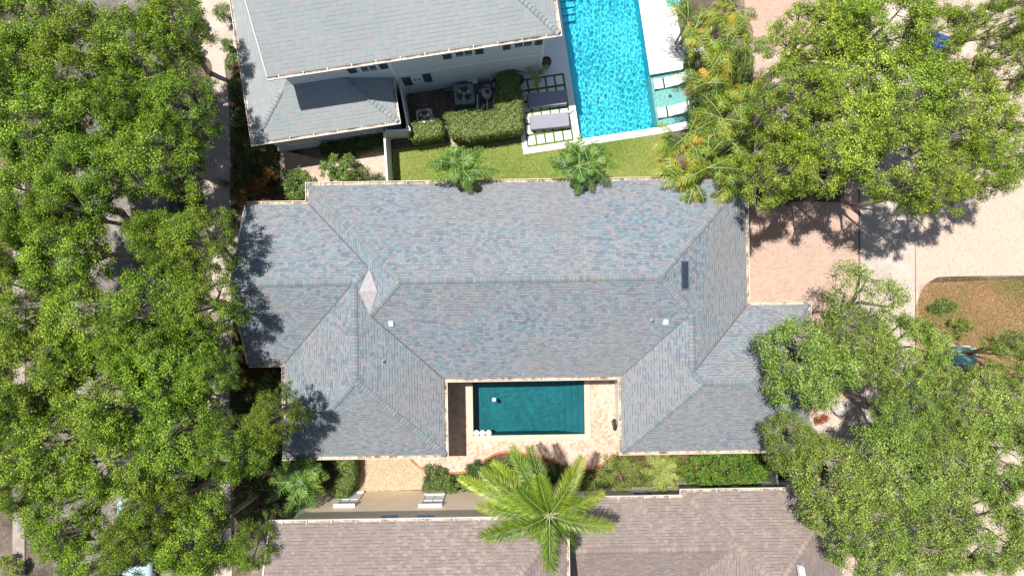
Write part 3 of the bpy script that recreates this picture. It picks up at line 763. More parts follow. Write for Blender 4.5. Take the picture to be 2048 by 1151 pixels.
gb.poly([FM.P(-12.38, -3.4, ZE-.12), FM.P(-12.38, 4.14, ZE-.12), FM.P(-12.38, .37, 4.85)]); gb.build('gable_wall', M['cream'], hm)
sf = MB(); off = offset_poly(outline, -.005); sf.poly([FM.P(*q, ZE-.118) for q in reversed(off)]); sf.build('soffit', M['soffit'], hm)
# column and downpipe on the courtyard side of the right wing, doors and windows
cb = MB()
cb.box(FM, 5.31, 5.5, -7.15, -4.55, 0, 2.6); cb.box(FM, 5.27, 5.53, -7.18, -4.52, 2.6, 2.68)
cb.build('porch_wall', M['white'], hm)
for (a, b) in ((-7.3, -6.35), (-6.2, -5.2)): window(FM, 'u', a, b, .15, 2.1, 5.62, hm, n=(-1, 0), panes=2)
for (a, b) in ((-2.6, -.9), (-.6, 1.1), (1.5, 3.2)): window(FM, 'v', a, b, .1, 2.1, -3.93, hm, panes=2)
for (a, b) in ((-7.4, -6.0), (-5.6, -4.8)): window(FM, 'u', a, b, .3, 2.1, -3.77, hm, n=(1, 0))
for u in (-8.0, -5.4, 8.0): window(FM, 'v', u-.6, u+.6, .9, 2.1, -7.58, hm)
for u in (-7.0, -2.0, 3.0, 8.0): window(FM, 'v', u-.5, u+.5, 1.0, 2.1, 4.68, hm, n=(0, 1))
gd = MB(); gd.box(FM, 10.92, 10.99, -.6, 4.4, 0, 2.3); gd.build('garage_door', M['white'], hm)
dp = MB(); dp.tube([FM.P(5.12, -4.5, 2.9), FM.P(5.3, -4.75, 2.6), FM.P(5.3, -4.75, .1)], .045, 8); dp.build('downpipe', M['white'], hm)
# skylight and vents
def slab_on(F, pl, uc, vc, du, dv, h, mb, mi=0, lift=.01, inset=0):
    c = [(uc-du, vc-dv), (uc+du, vc-dv), (uc+du, vc+dv), (uc-du, vc+dv)]
    lo = [F.P(u, v, pl.z(u, v)-.03) for u, v in c]; ci = [(uc+(u-uc)*(1-inset), vc+(v-vc)*(1-inset)) for u, v in c]
    hi = [F.P(u, v, pl.z(u, v)+lift+h) for u, v in ci]
    mb.poly(hi, mi)
    for i in range(4): j = (i+1) % 4; mb.poly([lo[i], lo[j], hi[j], hi[i]], mi)
sk = FM.loc(G(1371.5, 549.5, 4.9))
mb = MB(); slab_on(FM, ME, sk[0], sk[1], .20, .66, .12, mb); s1 = mb.build('skylight', M['steel'], hm)
mb = MB(); slab_on(FM, ME, sk[0]-.01, sk[1], .165, .61, .135, mb); mb.build('pane', M['skyglass'], s1)
for px, py in ((783, 647), (1331, 644)):
    q = FM.loc(G(px, py, 4.4)); mb = MB(); slab_on(FM, MBt, q[0], q[1], .125, .14, .17, mb, inset=.2); mb.build('roof_vent', M['white'], hm)
for px, py, pl in ((1305, 640, MBt), (766, 722, BE)):
    q = FM.loc(G(px, py, 4.4)); z = pl.z(*q); mb = MB(); c = FM.P(*q)
    mb.lathe((c.x, c.y, z), [(.11, 0), (.10, .03), (.05, .05), (.045, .26), (.03, .26), (.028, .1)], 12); mb.build('vent_pipe', M['steel'], hm)

# ---- the upper house
hd = empty('house', FD.P(-6, 2, 0), 'white two storey house with pale grey shingle roof beside the bright blue pool', 'house')
ZD = 6.3
DS = Plane((0, 0), (0, 1), ZD); DEa = Plane((0, 0), (-1, 0), ZD); DN = Plane((0, 9.0), (0, -1), ZD)
rd = roof_mesh(FD, [(DS, [(-12.8, 0), (0, 0), (-4.5, 4.5), (-12.8, 4.5)]), (DN, [(-12.8, 9), (-12.8, 4.5), (-4.5, 4.5), (0, 9)]), (DEa, [(0, 0), (0, 9), (-4.5, 4.5)])], 'roof', M['roof_pale'], hd)
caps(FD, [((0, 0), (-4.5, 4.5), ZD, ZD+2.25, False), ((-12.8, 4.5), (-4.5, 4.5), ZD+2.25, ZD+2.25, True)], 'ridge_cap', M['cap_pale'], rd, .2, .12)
gutter(FD, [(-12.85, 0), (0, 0), (0, 9)], ZD, 'gutter', M['gutter_w'], rd, .13)
mb = MB()
for v0, v1 in ((0, 4.5), (9, 4.5)):
    mb.poly([FD.P(-12.84, v0, ZD-.15), FD.P(-12.84, v1, ZD+2.1), FD.P(-12.84, v1, ZD+2.28), FD.P(-12.84, v0, ZD+.03)])
    mb.poly([FD.P(-12.84, v0, ZD+.03), FD.P(-12.84, v1, ZD+2.28), FD.P(-12.79, v1, ZD+2.28), FD.P(-12.79, v0, ZD+.03)])
mb.build('rake_board', M['gutter_w'], rd)
VW = .27
mb = MB(); mb.box(FD, -12.4, -.55, VW, 8.6, 0, ZD-.1)
mb.poly([FD.P(-12.4, .3, ZD-.1), FD.P(-12.4, 8.6, ZD-.1), FD.P(-12.4, 4.5, ZD+2.1)]); mb.build('wall', M['whitewall'], hd)
mb = MB(); mb.box(FD, -7.55, -.5, VW-.05, VW+.02, 3.15, 3.32); mb.box(FD, -.62, -.5, VW-.04, VW+.06, 0, ZD-.1); mb.box(FD, -7.72, -7.55, VW-.05, VW+.06, 0, ZD-.1)
mb.box(FD, -12.4, -.5, VW-.03, VW+.01, ZD-.45, ZD-.1); mb.build('wall_trim', M['white'], hd)
def dwin(x0, x1, y0, y1, kind):
    xm = (x0+x1)/2; ua, z1 = on_v(FD, x0, y0, VW); ub, _ = on_v(FD, x1, y0, VW); _, z0 = on_v(FD, xm, y1, VW)
    z0, z1 = min(z0, z1), max(z0, z1)
    if kind == 's': shutter(FD, ua, ub, z0, z1, VW, hd)
    else: window(FD, 'v', ua, ub, z0, z1, VW, hd)
for a in ((689, 707, 132, 146), (754, 771, 124, 137), (883, 901, 104, 117), (949, 966, 93, 107), (1005, 1021, 84, 98), (1071, 1086, 74, 88), (803, 821, 156, 170), (844, 861, 149, 163)): dwin(*a, 's')
for a in ((713, 748, 125, 141), (908, 943, 96, 110), (1029, 1064, 78, 91), (824, 841, 155, 161)): dwin(*a, 'w')
# lower roof wrapping the west end
ZL = 3.0
LS = Plane((0, -1.86), (0, 1), ZL); LW = Plane((-14.95, 0), (1, 0), ZL); LE = Plane((-7.93, 0), (-1, 0), ZL)
rl = roof_mesh(FD, [(LS, [(-14.95, -1.86), (-7.93, -1.86), (-10.06, VW), (-12.82, VW)]), (LW, [(-14.95, 9), (-14.95, -1.86), (-12.82, VW), (-12.4, .69), (-12.4, 9)]), (LE, [(-7.93, -1.86), (-7.93, VW), (-10.06, VW)])], 'lower_roof', M['roof_pale'], hd)
mb = MB(); mb.poly([FD.P(-12.82, VW, LS.z(0, VW)), FD.P(-12.4, VW, LS.z(0, VW)), FD.P(-12.4, .69, LW.z(-12.4, 0))]); mb.build('flashing', M['roof_pale'], rl)
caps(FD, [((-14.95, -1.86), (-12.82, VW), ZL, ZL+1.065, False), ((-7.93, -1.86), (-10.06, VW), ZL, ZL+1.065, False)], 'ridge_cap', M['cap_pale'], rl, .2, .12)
gutter(FD, [(-14.95, 9), (-14.95, -1.86), (-7.93, -1.86), (-7.93, VW)], ZL, 'gutter', M['gutter_w'], rl, .13)
mb = MB(); mb.box(FD, -14.6, -8.1, -1.6, VW-.01, 0, ZL-.1); mb.box(FD, -14.6, -12.4, VW, 9, 0, ZL-.1); mb.build('lower_wall', M['whitewall'], hd)
for (a, b) in ((-13.9, -12.5), (-11.9, -10.3), (-10.0, -8.5)):
    mb = MB(); mb.box(FD, a-.08, b+.08, -1.66, -1.6, .65, .75); mb.box(FD, a-.08, b+.08, -1.66, -1.6, 1.9, 2.0)
    n = int((b-a)/.11)
    for i in range(n): x = a+(b-a)*(i+.5)/n; mb.box(FD, x-.03, x+.03, -1.65, -1.6, .75, 1.9)
    f_ = mb.build('louvre_window', M['white'], hd); mb = MB(); mb.box(FD, a, b, -1.625, -1.6, .76, 1.89); mb.build('pane', M['glass'], f_)
mb = MB(); mb.box(FD, -14.7, -7.9, -1.75, -1.6, 0, .35); mb.build('plinth', M['whitewall'], hd)
dp = MB(); dp.tube([FD.P(-7.86, -1.2, 2.95), FD.P(-8.0, -1.2, 2.7), FD.P(-8.04, -1.2, .1)], .045, 8); dp.build('downpipe', M['gutter_w'], hd)

# ---- the lower left house (tall)
he = empty('house', FM.P(-4, -13, 0), 'tall tan sided house with taupe shingle roof below the gravel strip', 'house')
ZQ = 6.1; VN = -10.14; UL, UR = -10.75, 2.2
P1 = Plane((0, VN), (0, -1), ZQ); P2 = Plane((UR, 0), (-1, 0), ZQ); P3 = Plane((0, VN-9), (0, 1), ZQ)
re = roof_mesh(FM, [(P1, [(UL, VN), (UR, VN), (UR-4.5, VN-4.5), (UL, VN-4.5)]), (P2, [(UR, VN), (UR, VN-9), (UR-4.5, VN-4.5)]), (P3, [(UL, VN-9), (UR, VN-9), (UR-4.5, VN-4.5), (UL, VN-4.5)])], 'roof', M['roof_tan'], he)
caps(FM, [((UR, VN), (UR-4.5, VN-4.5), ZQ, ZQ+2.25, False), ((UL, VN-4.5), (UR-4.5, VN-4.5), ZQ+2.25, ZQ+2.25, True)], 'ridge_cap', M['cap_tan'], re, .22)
gutter(FM, [(UR, VN-9), (UR, VN), (UL-.03, VN)], ZQ, 'gutter', M['gutter_w'], re, .13)
mb = MB()
mb.poly([FM.P(UL-.04, VN, ZQ-.15), FM.P(UL-.04, VN-4.5, ZQ+2.1), FM.P(UL-.04, VN-4.5, ZQ+2.28), FM.P(UL-.04, VN, ZQ+.03)])
mb.poly([FM.P(UL-.04, VN, ZQ+.03), FM.P(UL-.04, VN-4.5, ZQ+2.28), FM.P(UL+.02, VN-4.5, ZQ+2.28), FM.P(UL+.02, VN, ZQ+.03)]); mb.build('rake_board', M['gutter_w'], re)
VWE = -10.58
mb = MB(); mb.box(FM, UL+.4, UR-.42, VN-8.6, VWE, 0, ZQ-.1); mb.poly([FM.P(UL+.4, VWE, ZQ-.1), FM.P(UL+.4, VN-8.6, ZQ-.1), FM.P(UL+.4, VN-4.5, ZQ+2.0)]); mb.build('wall', M['siding'], he)
for a_ in (UL+.38, UR-.52): mb = MB(); mb.box(FM, a_, a_+.12, VWE-.1, VWE+.02, 0, ZQ-.1); mb.build('corner_trim', M['white'], he)
for (x0, x1, yb) in ((672, 706, 986), (842, 880, 990)):
    ua, z1 = on_v(FM, x0, 1012, VWE); ub, _ = on_v(FM, x1, 1012, VWE); _, z0 = on_v(FM, (x0+x1)/2, yb, VWE)
    f_ = window(FM, 'v', ua, ub, z0, z1, VWE, he, n=(0, 1), glass='white')
    mb = MB(); mb.box(FM, ua-.1, ub+.1, VWE, VWE+.16, z1+.02, z1+.12); mb.build('window_hood', M['white'], f_)
for (x0, x1) in ((755, 790), (830, 866)):
    ua, z1 = on_v(FM, x0, 1046, VWE); ub, _ = on_v(FM, x1, 1046, VWE); _, z0 = on_v(FM, (x0+x1)/2, 1033, VWE)
    window(FM, 'v', ua, ub, z0, min(z1, 5.75), VWE, he, n=(0, 1), glass='skyblueglass')
    mb = MB(); mb.box(FM, ua-.55, ub+.6, VWE, VWE+.03, z0+.25, min(z1, 5.75)); mb.build('blue_shutters', M['skyblueglass'], he)

# ---- the lower right house (single storey)
hf = empty('house', FM.P(9, -14, 0), 'single storey house with taupe hipped shingle roof under the right hand oaks', 'house')
ZF = 3.2; va, vb_ = -10.2, -9.92; uj, ue = 8.05, 15.65
LN = Plane((0, va), (0, -1), ZF); LSo = Plane((0, va-4.2), (0, 1), ZF)
RN = Plane((0, vb_), (0, -1), ZF); RW = Plane((uj, 0), (1, 0), ZF); RE = Plane((ue, 0), (-1, 0), ZF)
hw = (ue-uj)/2; ap_ = (uj+hw, vb_-hw); RS = (ap_[0], -22)
rf = roof_mesh(FM, [(LN, [(1.9, va), (uj, va), (uj+2.1, va-2.1), (1.9, va-2.1)]), (LSo, [(1.9, va-4.2), (1.9, va-2.1), (uj+2.1, va-2.1), (uj, va-4.2)]),
    (RN, [(uj, vb_), (ue, vb_), ap_]), (RW, [(uj, vb_), ap_, (ap_[0], -22), (uj, -22), (uj, va-4.2), (uj+2.1, va-2.1), (uj, va)]), (RE, [(ue, vb_), (ue, -22), (ap_[0], -22), ap_])], 'roof', M['roof_tan'], hf)
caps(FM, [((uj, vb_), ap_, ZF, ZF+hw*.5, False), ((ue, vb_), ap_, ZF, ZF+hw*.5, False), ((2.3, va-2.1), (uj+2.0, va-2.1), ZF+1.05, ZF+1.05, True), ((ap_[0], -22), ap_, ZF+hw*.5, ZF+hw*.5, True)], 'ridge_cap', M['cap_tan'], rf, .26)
gutter(FM, [(ue, -22), (ue, vb_), (uj, vb_), (uj, va), (1.9, va)], ZF, 'gutter', M['gutter_w'], rf, .13)
mb = MB(); mb.box(FM, 1.85, uj+.4, va-3.8, va-.4, 0, ZF-.1); mb.box(FM, uj+.4, ue-.4, -21.9, vb_-.4, 0, ZF-.102); mb.build('wall', M['cream'], hf)
for u in (4.0, 6.5, 10.5, 13.2): window(FM, 'v', u-.5, u+.5, 1, 2.2, (va if u < 8 else vb_)-.4, hf, n=(0, 1))
q = FM.loc(G(1603, 1142, 4.9)); mb = MB(); slab_on(FM, RN, q[0], q[1], .13, .22, .2, mb, inset=.15); mb.build('roof_vent', M['white'], hf)

# ------------------------------------------------------------------ trees
def oak_proto(seed, R, hc, mat, per, L, nclump, label, cat, base=(0, 0)):
    """one live oak at the origin: trunk with limbs and twigs, crown of leaf clumps"""
    r = np.random.default_rng(seed); rd = random.Random(seed)
    root = empty('oak_tree', (0, 0, 0), label, cat, 'live oaks along the street and round the houses')
    ph = r.uniform(0, 6.28, 4)
    def rim(t): return R*(.84+.10*math.sin(2*t+ph[0])+.09*math.sin(3*t+ph[1])+.07*math.sin(5*t+ph[2]))
    cs = []; tries = 0; gapx = [(r.uniform(-.55, .55)*R, r.uniform(-.55, .55)*R, r.uniform(.10, .20)*R) for _ in range(5)]
    while len(cs) < nclump and tries < 9000:
        tries += 1
        t = r.uniform(0, 2*PI); q = math.sqrt(r.random()); rr = rim(t)*q
        x, y = rr*math.cos(t), rr*math.sin(t)
        if any((x-a)**2+(y-b)**2 < c*c for a, b, c in gapx): continue
        z = hc+(1-q*q)*1.5+r.normal()*.38
        mind = .27 if tries < 6000 else .2
        if all((x-a[0])**2+(y-a[1])**2+(z-a[2])**2*.6 > mind**2 for a in cs): cs.append((x, y, z))
    cs = np.array(cs); rs = r.uniform(.22, .50, len(cs))
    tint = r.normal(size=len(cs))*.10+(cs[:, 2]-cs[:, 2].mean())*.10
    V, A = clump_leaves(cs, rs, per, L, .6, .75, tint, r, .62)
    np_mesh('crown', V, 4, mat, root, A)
    tb = MB(); fork = Vector((base[0]*.35, base[1]*.35, hc*.5)); bx, by = base
    tb.tube([(bx, by, -.1), (bx*.8+.04, by*.8+.03, hc*.22), tuple(fork)], [.24, .19, .16], 9)
    nl = 7; limbs = []
    for i in range(nl):
        a = 2*PI*i/nl+rd.uniform(-.3, .3); d = R*rd.uniform(.5, .72)
        e = Vector((math.cos(a)*d, math.sin(a)*d, hc-.1+rd.uniform(-.3, .5)))
        m1 = fork.lerp(e, .35)+Vector((rd.uniform(-.2, .2), rd.uniform(-.2, .2), .25)); m2 = fork.lerp(e, .7)+Vector((rd.uniform(-.25, .25), rd.uniform(-.25, .25), .2))
        tb.tube([fork, m1, m2, e], [.13, .09, .06, .03], 6); limbs += [m1, m2, e, (m1+m2)/2, (m2+e)/2]
    for c in cs:
        c = Vector(c); b = min(limbs, key=lambda p: (p-c).length+(.6 if p.z > c.z else 0))
        mid = b.lerp(c, .5)+Vector((rd.uniform(-.12, .12), rd.uniform(-.12, .12), -.05))
        tb.tube([b, mid, c+Vector((0, 0, .1))], [.028, .018, .008], 4, cap=False)
        for _ in range(3):
            q = c+Vector((rd.uniform(-.35, .35), rd.uniform(-.35, .35), rd.uniform(0, .32)))
            tb.tube([mid, q], [.011, .005], 3, cap=False)
    tb.build('trunk', M['bark'], root, True)
    return root
LS_ = 'leaf'
protos = {}
def place_tree(kind, px, py, rpx, zc, label, rot):
    """crown centred at px,py with radius rpx, both read at crown height zc"""
    P = PR[kind]; c = G(px, py, zc); k = (H-zc)/FPX*rpx/P[1]
    if not P[3]: o = P[0]; P[3].append(1)
    else: o = copy_tree(P[0])
    o.location = (c.x, c.y, 0); o.rotation_euler = (0, 0, rot); o.scale = (k, k, zc/P[2]); o['label'] = label
    return o
PR = {}
for k, (sd, R0, hc, mt, per, L, nc, bs) in {'a': (11, 2.6, 6.4, 'oak', 350, .085, 185, (0, 0)), 'b': (23, 2.6, 6.4, 'oak', 340, .085, 175, (0, 0)), 'c': (37, 2.6, 6.4, 'oak', 330, .088, 165, (0, 0)),
        'g': (29, 2.6, 6.4, 'oak', 330, .085, 165, (-2.0, 0)), 'd': (41, 2.6, 6.4, 'oak2', 330, .082, 170, (0, 0)), 'e': (59, 2.6, 6.4, 'oak2', 325, .078, 165, (0, 0)),
        'h': (73, 2.6, 6.4, 'oak2', 335, .082, 170, (2.6, 0)), 'f': (67, 2.0, 6.4, 'oak2', 200, .078, 75, (1.6, -.9)),
        'm': (83, 2.6, 6.4, 'oak3', 290, .085, 150, (0, 0)), 'n': (97, 2.6, 6.4, 'oak3', 280, .088, 145, (0, 0)), 'q': (101, 2.6, 6.4, 'oak3', 320, .085, 160, (2.0, 0))}.items():
    PR[k] = [oak_proto(sd, R0, hc, M[mt], per, L, nc, '', 'tree', bs), R0, 7.4, []]
TREES = [
 ('a', 28, 40, 118, 'bright green oak in the top left corner over the street'),
 ('b', 140, 105, 112, 'bright green oak over the road, second from the top left corner'),
 ('c', 262, 92, 105, 'rounded oak between the road and the top of the pale path'),
 ('g', 330, 40, 80, 'oak crown at the top edge just left of the path bend'),
 ('b', 40, 225, 118, 'yellowish oak at the left edge below the corner oak'),
 ('g', 338, 205, 92, 'oak leaning over the pale path opposite the lower grey roof'),
 ('c', 175, 235, 112, 'dense oak over the road left of the upper house'),
 ('b', 296, 310, 104, 'broad oak left of the path beside the red shrubs'),
 ('a', 165, 345, 105, 'oak over the middle of the road level with the lawn'),
 ('c', 45, 385, 110, 'oak at the left edge level with the gable corner'),
 ('a', 105, 500, 108, 'oak left of the bare light patch in the road'),
 ('g', 378, 478, 88, 'oak touching the path beside the west gable of the middle house'),
 ('c', 300, 475, 70, 'small oak right of the bare light patch'),
 ('b', 18, 600, 100, 'oak at the left edge halfway down the picture'),
 ('c', 290, 612, 112, 'wide oak over the road level with the long ridge'),
 ('g', 390, 615, 92, 'oak shading the west gable roof of the middle house'),
 ('b', 155, 650, 108, 'oak over the road left of the gable shadow'),
 ('a', 50, 745, 112, 'oak at the left edge level with the courtyard pool'),
 ('c', 188, 790, 112, 'oak over the road level with the courtyard pool'),
 ('b', 320, 745, 108, 'oak left of the path level with the courtyard pool'),
 ('g', 412, 745, 62, 'narrow oak beside the darkest stretch of path'),
 ('c', 62, 905, 108, 'oak at the left edge above the whitish driveway patch'),
 ('a', 220, 925, 108, 'oak in the lower left above the pale blue car'),
 ('b', 348, 890, 105, 'oak in the lower left, left of the dark gap by the path'),
 ('c', 455, 905, 80, 'oak over the path beside the dark green palm'),
 ('g', 540, 838, 68, 'low oak branching over the gutter of the left wing'),
 ('b', 110, 1040, 92, 'oak above the bottom left corner'),
 ('c', 300, 1040, 80, 'oak covering the far end of the pale blue car'),
 ('a', 385, 1090, 92, 'oak at the bottom edge between the blue car and the taupe roof'),
 ('b', 175, 1140, 88, 'oak at the bottom edge left of the pale blue car'),
 ('g', 497, 1100, 62, 'oak brushing the left rake of the taupe roof'),
 ('b', 258, 1090, 74, 'small oak standing between the pieces of the pale blue car'),
 ('a', 2, 475, 80, 'oak crown cut by the left edge level with the west gable'),
 ('b', 104, 425, 74, 'oak filling the gap above the bare light patch'),
 ('c', -4, 130, 84, 'oak crown cut by the left edge below the corner'),
 ('a', 4, 855, 76, 'oak crown cut by the left edge level with the gravel strip'),
 ('b', 8, 985, 66, 'oak crown cut by the left edge above the whitish patch'),
 ('c', 245, 195, 76, 'oak in the middle of the upper left canopy'),
 ('a', 262, 700, 74, 'oak in the middle of the left canopy by the gable level'),
 ('b', 122, 722, 70, 'oak filling the left canopy over the street side'),
 # top right
 ('n', 1650, 60, 100, 'oak over the upper pink driveway beside the areca palms'),
 ('m', 1600, 185, 96, 'oak right of the areca palm grove'),
 ('q', 1575, 325, 92, 'dark based oak at the corner of the long grey roof'),
 ('m', 1725, 160, 118, 'broad oak in the middle of the upper right canopy'),
 ('n', 1690, 290, 105, 'oak casting its shadow on the pink paver driveway'),
 ('m', 1790, 40, 110, 'oak at the top edge over the concrete walk'),
 ('n', 1840, 175, 112, 'oak over the blue bins in the upper right'),
 ('m', 1810, 310, 112, 'oak over the concrete walk above the cream driveway'),
 ('n', 1895, 370, 76, 'low oak lobe hanging over the corner of the cream driveway'),
 ('m', 1890, 60, 76, 'oak left of the cream paving at the top edge'),
 ('n', 1950, 215, 112, 'oak below the cream paving in the upper right'),
 ('m', 1985, 325, 72, 'oak crown above the upper edge of the cream driveway'),
 ('n', 2045, 110, 85, 'oak cut by the right edge near the top'),
 ('n', 2050, 290, 82, 'oak cut by the right edge above the cream driveway'),
 ('m', 2040, 15, 62, 'oak in the top right corner of the picture'),
 ('n', 1700, 15, 70, 'oak at the top edge right of the upper pink driveway'),
 # lower right
 ('f', 1742, 600, 92, 'thin sparse oak over the concrete walk and driveway end'),
 ('h', 1622, 735, 108, 'dusty green oak hanging over the right wing roof'),
 ('e', 1735, 700, 95, 'dusty green oak right of the right wing roof'),
 ('d', 1833, 706, 84, 'dusty green oak left of the teal cabinet'),
 ('h', 1598, 893, 72, 'dusty oak hanging over the lower corner of the right wing roof'),
 ('e', 1966, 818, 104, 'dusty oak below the teal cabinet'),
 ('d', 2040, 720, 60, 'dusty oak cut by the right edge below the brown lawn'),
 ('d', 1830, 830, 80, 'dusty oak over the shaded concrete walk'),
 ('h', 1690, 985, 110, 'wide dusty oak above the corner of the taupe roof'),
 ('d', 1800, 950, 105, 'dusty oak in the middle of the lower right canopy'),
 ('e', 1925, 935, 112, 'dusty oak in the lower right with bare silver branches'),
 ('d', 2035, 930, 90, 'dusty oak cut by the right edge in the lower right'),
 ('h', 1755, 1090, 100, 'dusty oak at the bottom edge beside the taupe roof'),
 ('e', 1870, 1085, 108, 'dusty oak at the bottom edge over the concrete walk'),
 ('e', 2052, 830, 70, 'dusty oak cut by the right edge halfway down the lower canopy'),
 ('d', 1900, 860, 72, 'dusty oak filling the lower right canopy below the cabinet'),
 ('d', 1990, 1080, 105, 'dusty oak in the bottom right corner'),
]
for i, (k, px, py, r, lb) in enumerate(TREES):
    zc = 7.4 if k in 'abcgmnq' else 6.6
    if px > 1400 and k in 'mnq': zc = 7.8
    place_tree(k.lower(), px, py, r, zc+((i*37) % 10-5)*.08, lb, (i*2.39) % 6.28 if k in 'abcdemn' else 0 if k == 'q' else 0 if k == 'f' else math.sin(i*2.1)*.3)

# ------------------------------------------------------------------ palms
def frond(name, base, tip, lift, mat, parent, nleaf=46, ll=.42, wl=.035, plume=False, rise=.0, seed=0, tiptint=0.0, fwd=.75, fall=.25, tint=0):
    r = np.random.default_rng(seed); b = Vector(base); t = Vector(tip)
    c = (b+t)/2+Vector((0, 0, lift))
    pts = [b*(1-s)**2+c*2*s*(1-s)+t*s*s for s in np.linspace(0, 1, 12)]
    mb = MB(); mb.tube(pts, list(np.linspace(.026, .006, 12)), 4); ra = mb.build(name, M['rachis'], parent)
    Vs = []; A = []
    for i in range(nleaf):
        s = .10+.9*(i+.5)/nleaf
        p = b*(1-s)**2+c*2*s*(1-s)+t*s*s; d = ((c-b)*(1-s)+(t-c)*s).normalized()
        side = d.cross(Vector((0, 0, 1))).normalized(); up = side.cross(d)
        l = ll*((math.sin(PI*min(1, .16+s*.80))**.5) if plume else (math.sin(PI*min(1, .2+s*.78))**.6))*(1 if plume else r.uniform(.85, 1.1))*(1 if s < .9 or plume else 1-(s-.9)*3)
        rolls = (-1.2, -.55, .0, .45, 1.0) if plume else (r.uniform(-.75, .55),)
        for sg in (-1, 1):
            for ro in rolls:
                ro += r.normal()*.12
                dirv = (side*sg*math.cos(ro)+up*math.sin(ro)+d*fwd*(1+r.normal()*(.12 if plume else .3))).normalized()
                L = l*r.uniform(.82, 1.12); w = dirv.cross(up if abs(dirv.dot(up)) < .8 else side).normalized()*wl*.5
                m = p+dirv*L*.5+Vector((0, 0, -fall*.12*L)); e = p+dirv*L+Vector((0, 0, -fall*L))
                Vs.append((p-w*.4, p+w*.4, m+w, m-w)); Vs.append((m-w, m+w, e+w*.1, e-w*.1))
                a = .38+tint+r.normal()*.13+tiptint*max(0, s-.35)
                A += [a-.05, a+.12]
    V = np.array([[tuple(q) for q in f] for f in Vs])
    np_mesh('leaflets', V, 4, mat, ra, np.clip(np.array(A), 0, 1))
    return ra
def palm_trunk(root, p0, p1, r0, r1, mat='barkpalm', shaft=.0):
    mb = MB(); p0 = Vector(p0); p1 = Vector(p1); n = 14; pts = []; rr = []
    for i in range(n+1):
        s = i/n; pts.append(p0.lerp(p1, s)); rr.append((r0+(r1-r0)*s)*(1.07 if i % 2 else 1))
    mb.tube(pts, rr, 10); mb.build('trunk', M[mat], root, True)
    if shaft:
        mb = MB(); mb.tube([p1, p1+Vector((0, 0, shaft*.5)), p1+Vector((0, 0, shaft))], [r1*1.15, r1*1.2, r1*.5], 10); mb.build('crownshaft', M['crownshaft'], root, True)
# the big foxtail palm by the courtyard
zt = 7.0; cc = G(1099, 1030, zt)
rp = empty('palm_tree', (cc.x+.1, cc.y+.15, 0), 'tall foxtail palm with bottlebrush fronds between the courtyard and the taupe roofs', 'palm tree')
palm_trunk(rp, (cc.x+.1, cc.y+.15, 0), (cc.x, cc.y, zt-.7), .15, .09, shaft=.75)
BIG = [((1024, 893), 6.3, .9, .15), ((1060, 894), 6.6, .9, .05), ((1164, 914), 6.4, .9, .1), ((1227, 1052), 6.3, .8, .45), ((1097, 1160), 5.9, .9, .1), ((1050, 1092), 5.2, .9, .45),
       ((934, 1080), 5.9, .8, .2), ((920, 955), 6.0, .8, .4), ((962, 940), 6.5, .9, .2), ((1036, 975), 7.7, .4, -.1), ((1000, 1062), 6.4, .8, .1), ((978, 1002), 5.3, .7, .3), ((1075, 950), 7.6, .4, -.1), ((1140, 985), 5.2, .6, .5), ((1150, 1095), 5.0, .5, -.2), ((985, 925), 5.6, .9, .5), ((955, 1010), 5.3, .8, .55), ((1205, 985), 4.9, .7, .6)]
for i, (t, z, lf, tt) in enumerate(BIG):
    frond('frond', (cc.x, cc.y, zt), G(t[0], t[1], z), lf, M['palmy'], rp, 56, .60, .020, True, seed=100+i, tiptint=tt, fwd=.68, tint=[0, -.1, .06, .02, -.06][i % 5])
def small_palm(name, label, group, px, py, zc, tips, mat, trunks=1, ll=.4, seed=0, nleaf=34, wl=.045, cat='palm', tt=.2, lift=.55, fall=.35):
    c = G(px, py, zc); root = empty(name, (c.x, c.y, 0), label, cat, group)
    offs = [(0, 0)] if trunks == 1 else [(.28*math.cos(k*2.1+seed), .28*math.sin(k*2.1+seed)) for k in range(trunks)]
    for ox, oy in offs: palm_trunk(root, (c.x+ox*.8, c.y+oy*.8, 0), (c.x+ox, c.y+oy, zc-.15), .07, .05, shaft=.3)
    for i, (tx, ty, dz) in enumerate(tips):
        ox, oy = offs[i % len(offs)]
        frond('frond', (c.x+ox, c.y+oy, zc), G(tx, ty, zc+dz), lift, mat, root, nleaf, ll, wl, False, seed=seed*50+i, tiptint=tt, fall=fall, tint=random.uniform(-.05, .22))
    n0 = len(tips)
    if n0 > 8:      # younger inner fronds fill the middle of the crown
        for i in range(8):
            a = i*2.4+seed; ox, oy = offs[i % len(offs)]
            frond('frond', (c.x+ox, c.y+oy, zc), (c.x+ox+.75*math.cos(a), c.y+oy+.75*math.sin(a), zc+.35), lift*.7, mat, root, nleaf, ll*.85, wl, False, seed=seed*77+i, tiptint=.1, fall=fall, tint=random.uniform(0, .2))
    return root
small_palm('palm_tree', 'dark green double palm drooping over the gutter near the left end of the long roof', None, 922, 330, 4.2,
   [(852, 330, -.5), (862, 362, -.7), (900, 300, -.2), (925, 292, -.1), (968, 296, -.2), (1000, 345, -.6), (975, 318, -.3), (940, 384, -.5), (915, 374, -.8), (880, 305, -.4), (960, 380, -.9), (870, 345, -.9), (984, 358, -.9)], M['palmd'], 2, .40, 3, 60, .034, cat='palm tree', tt=.25)
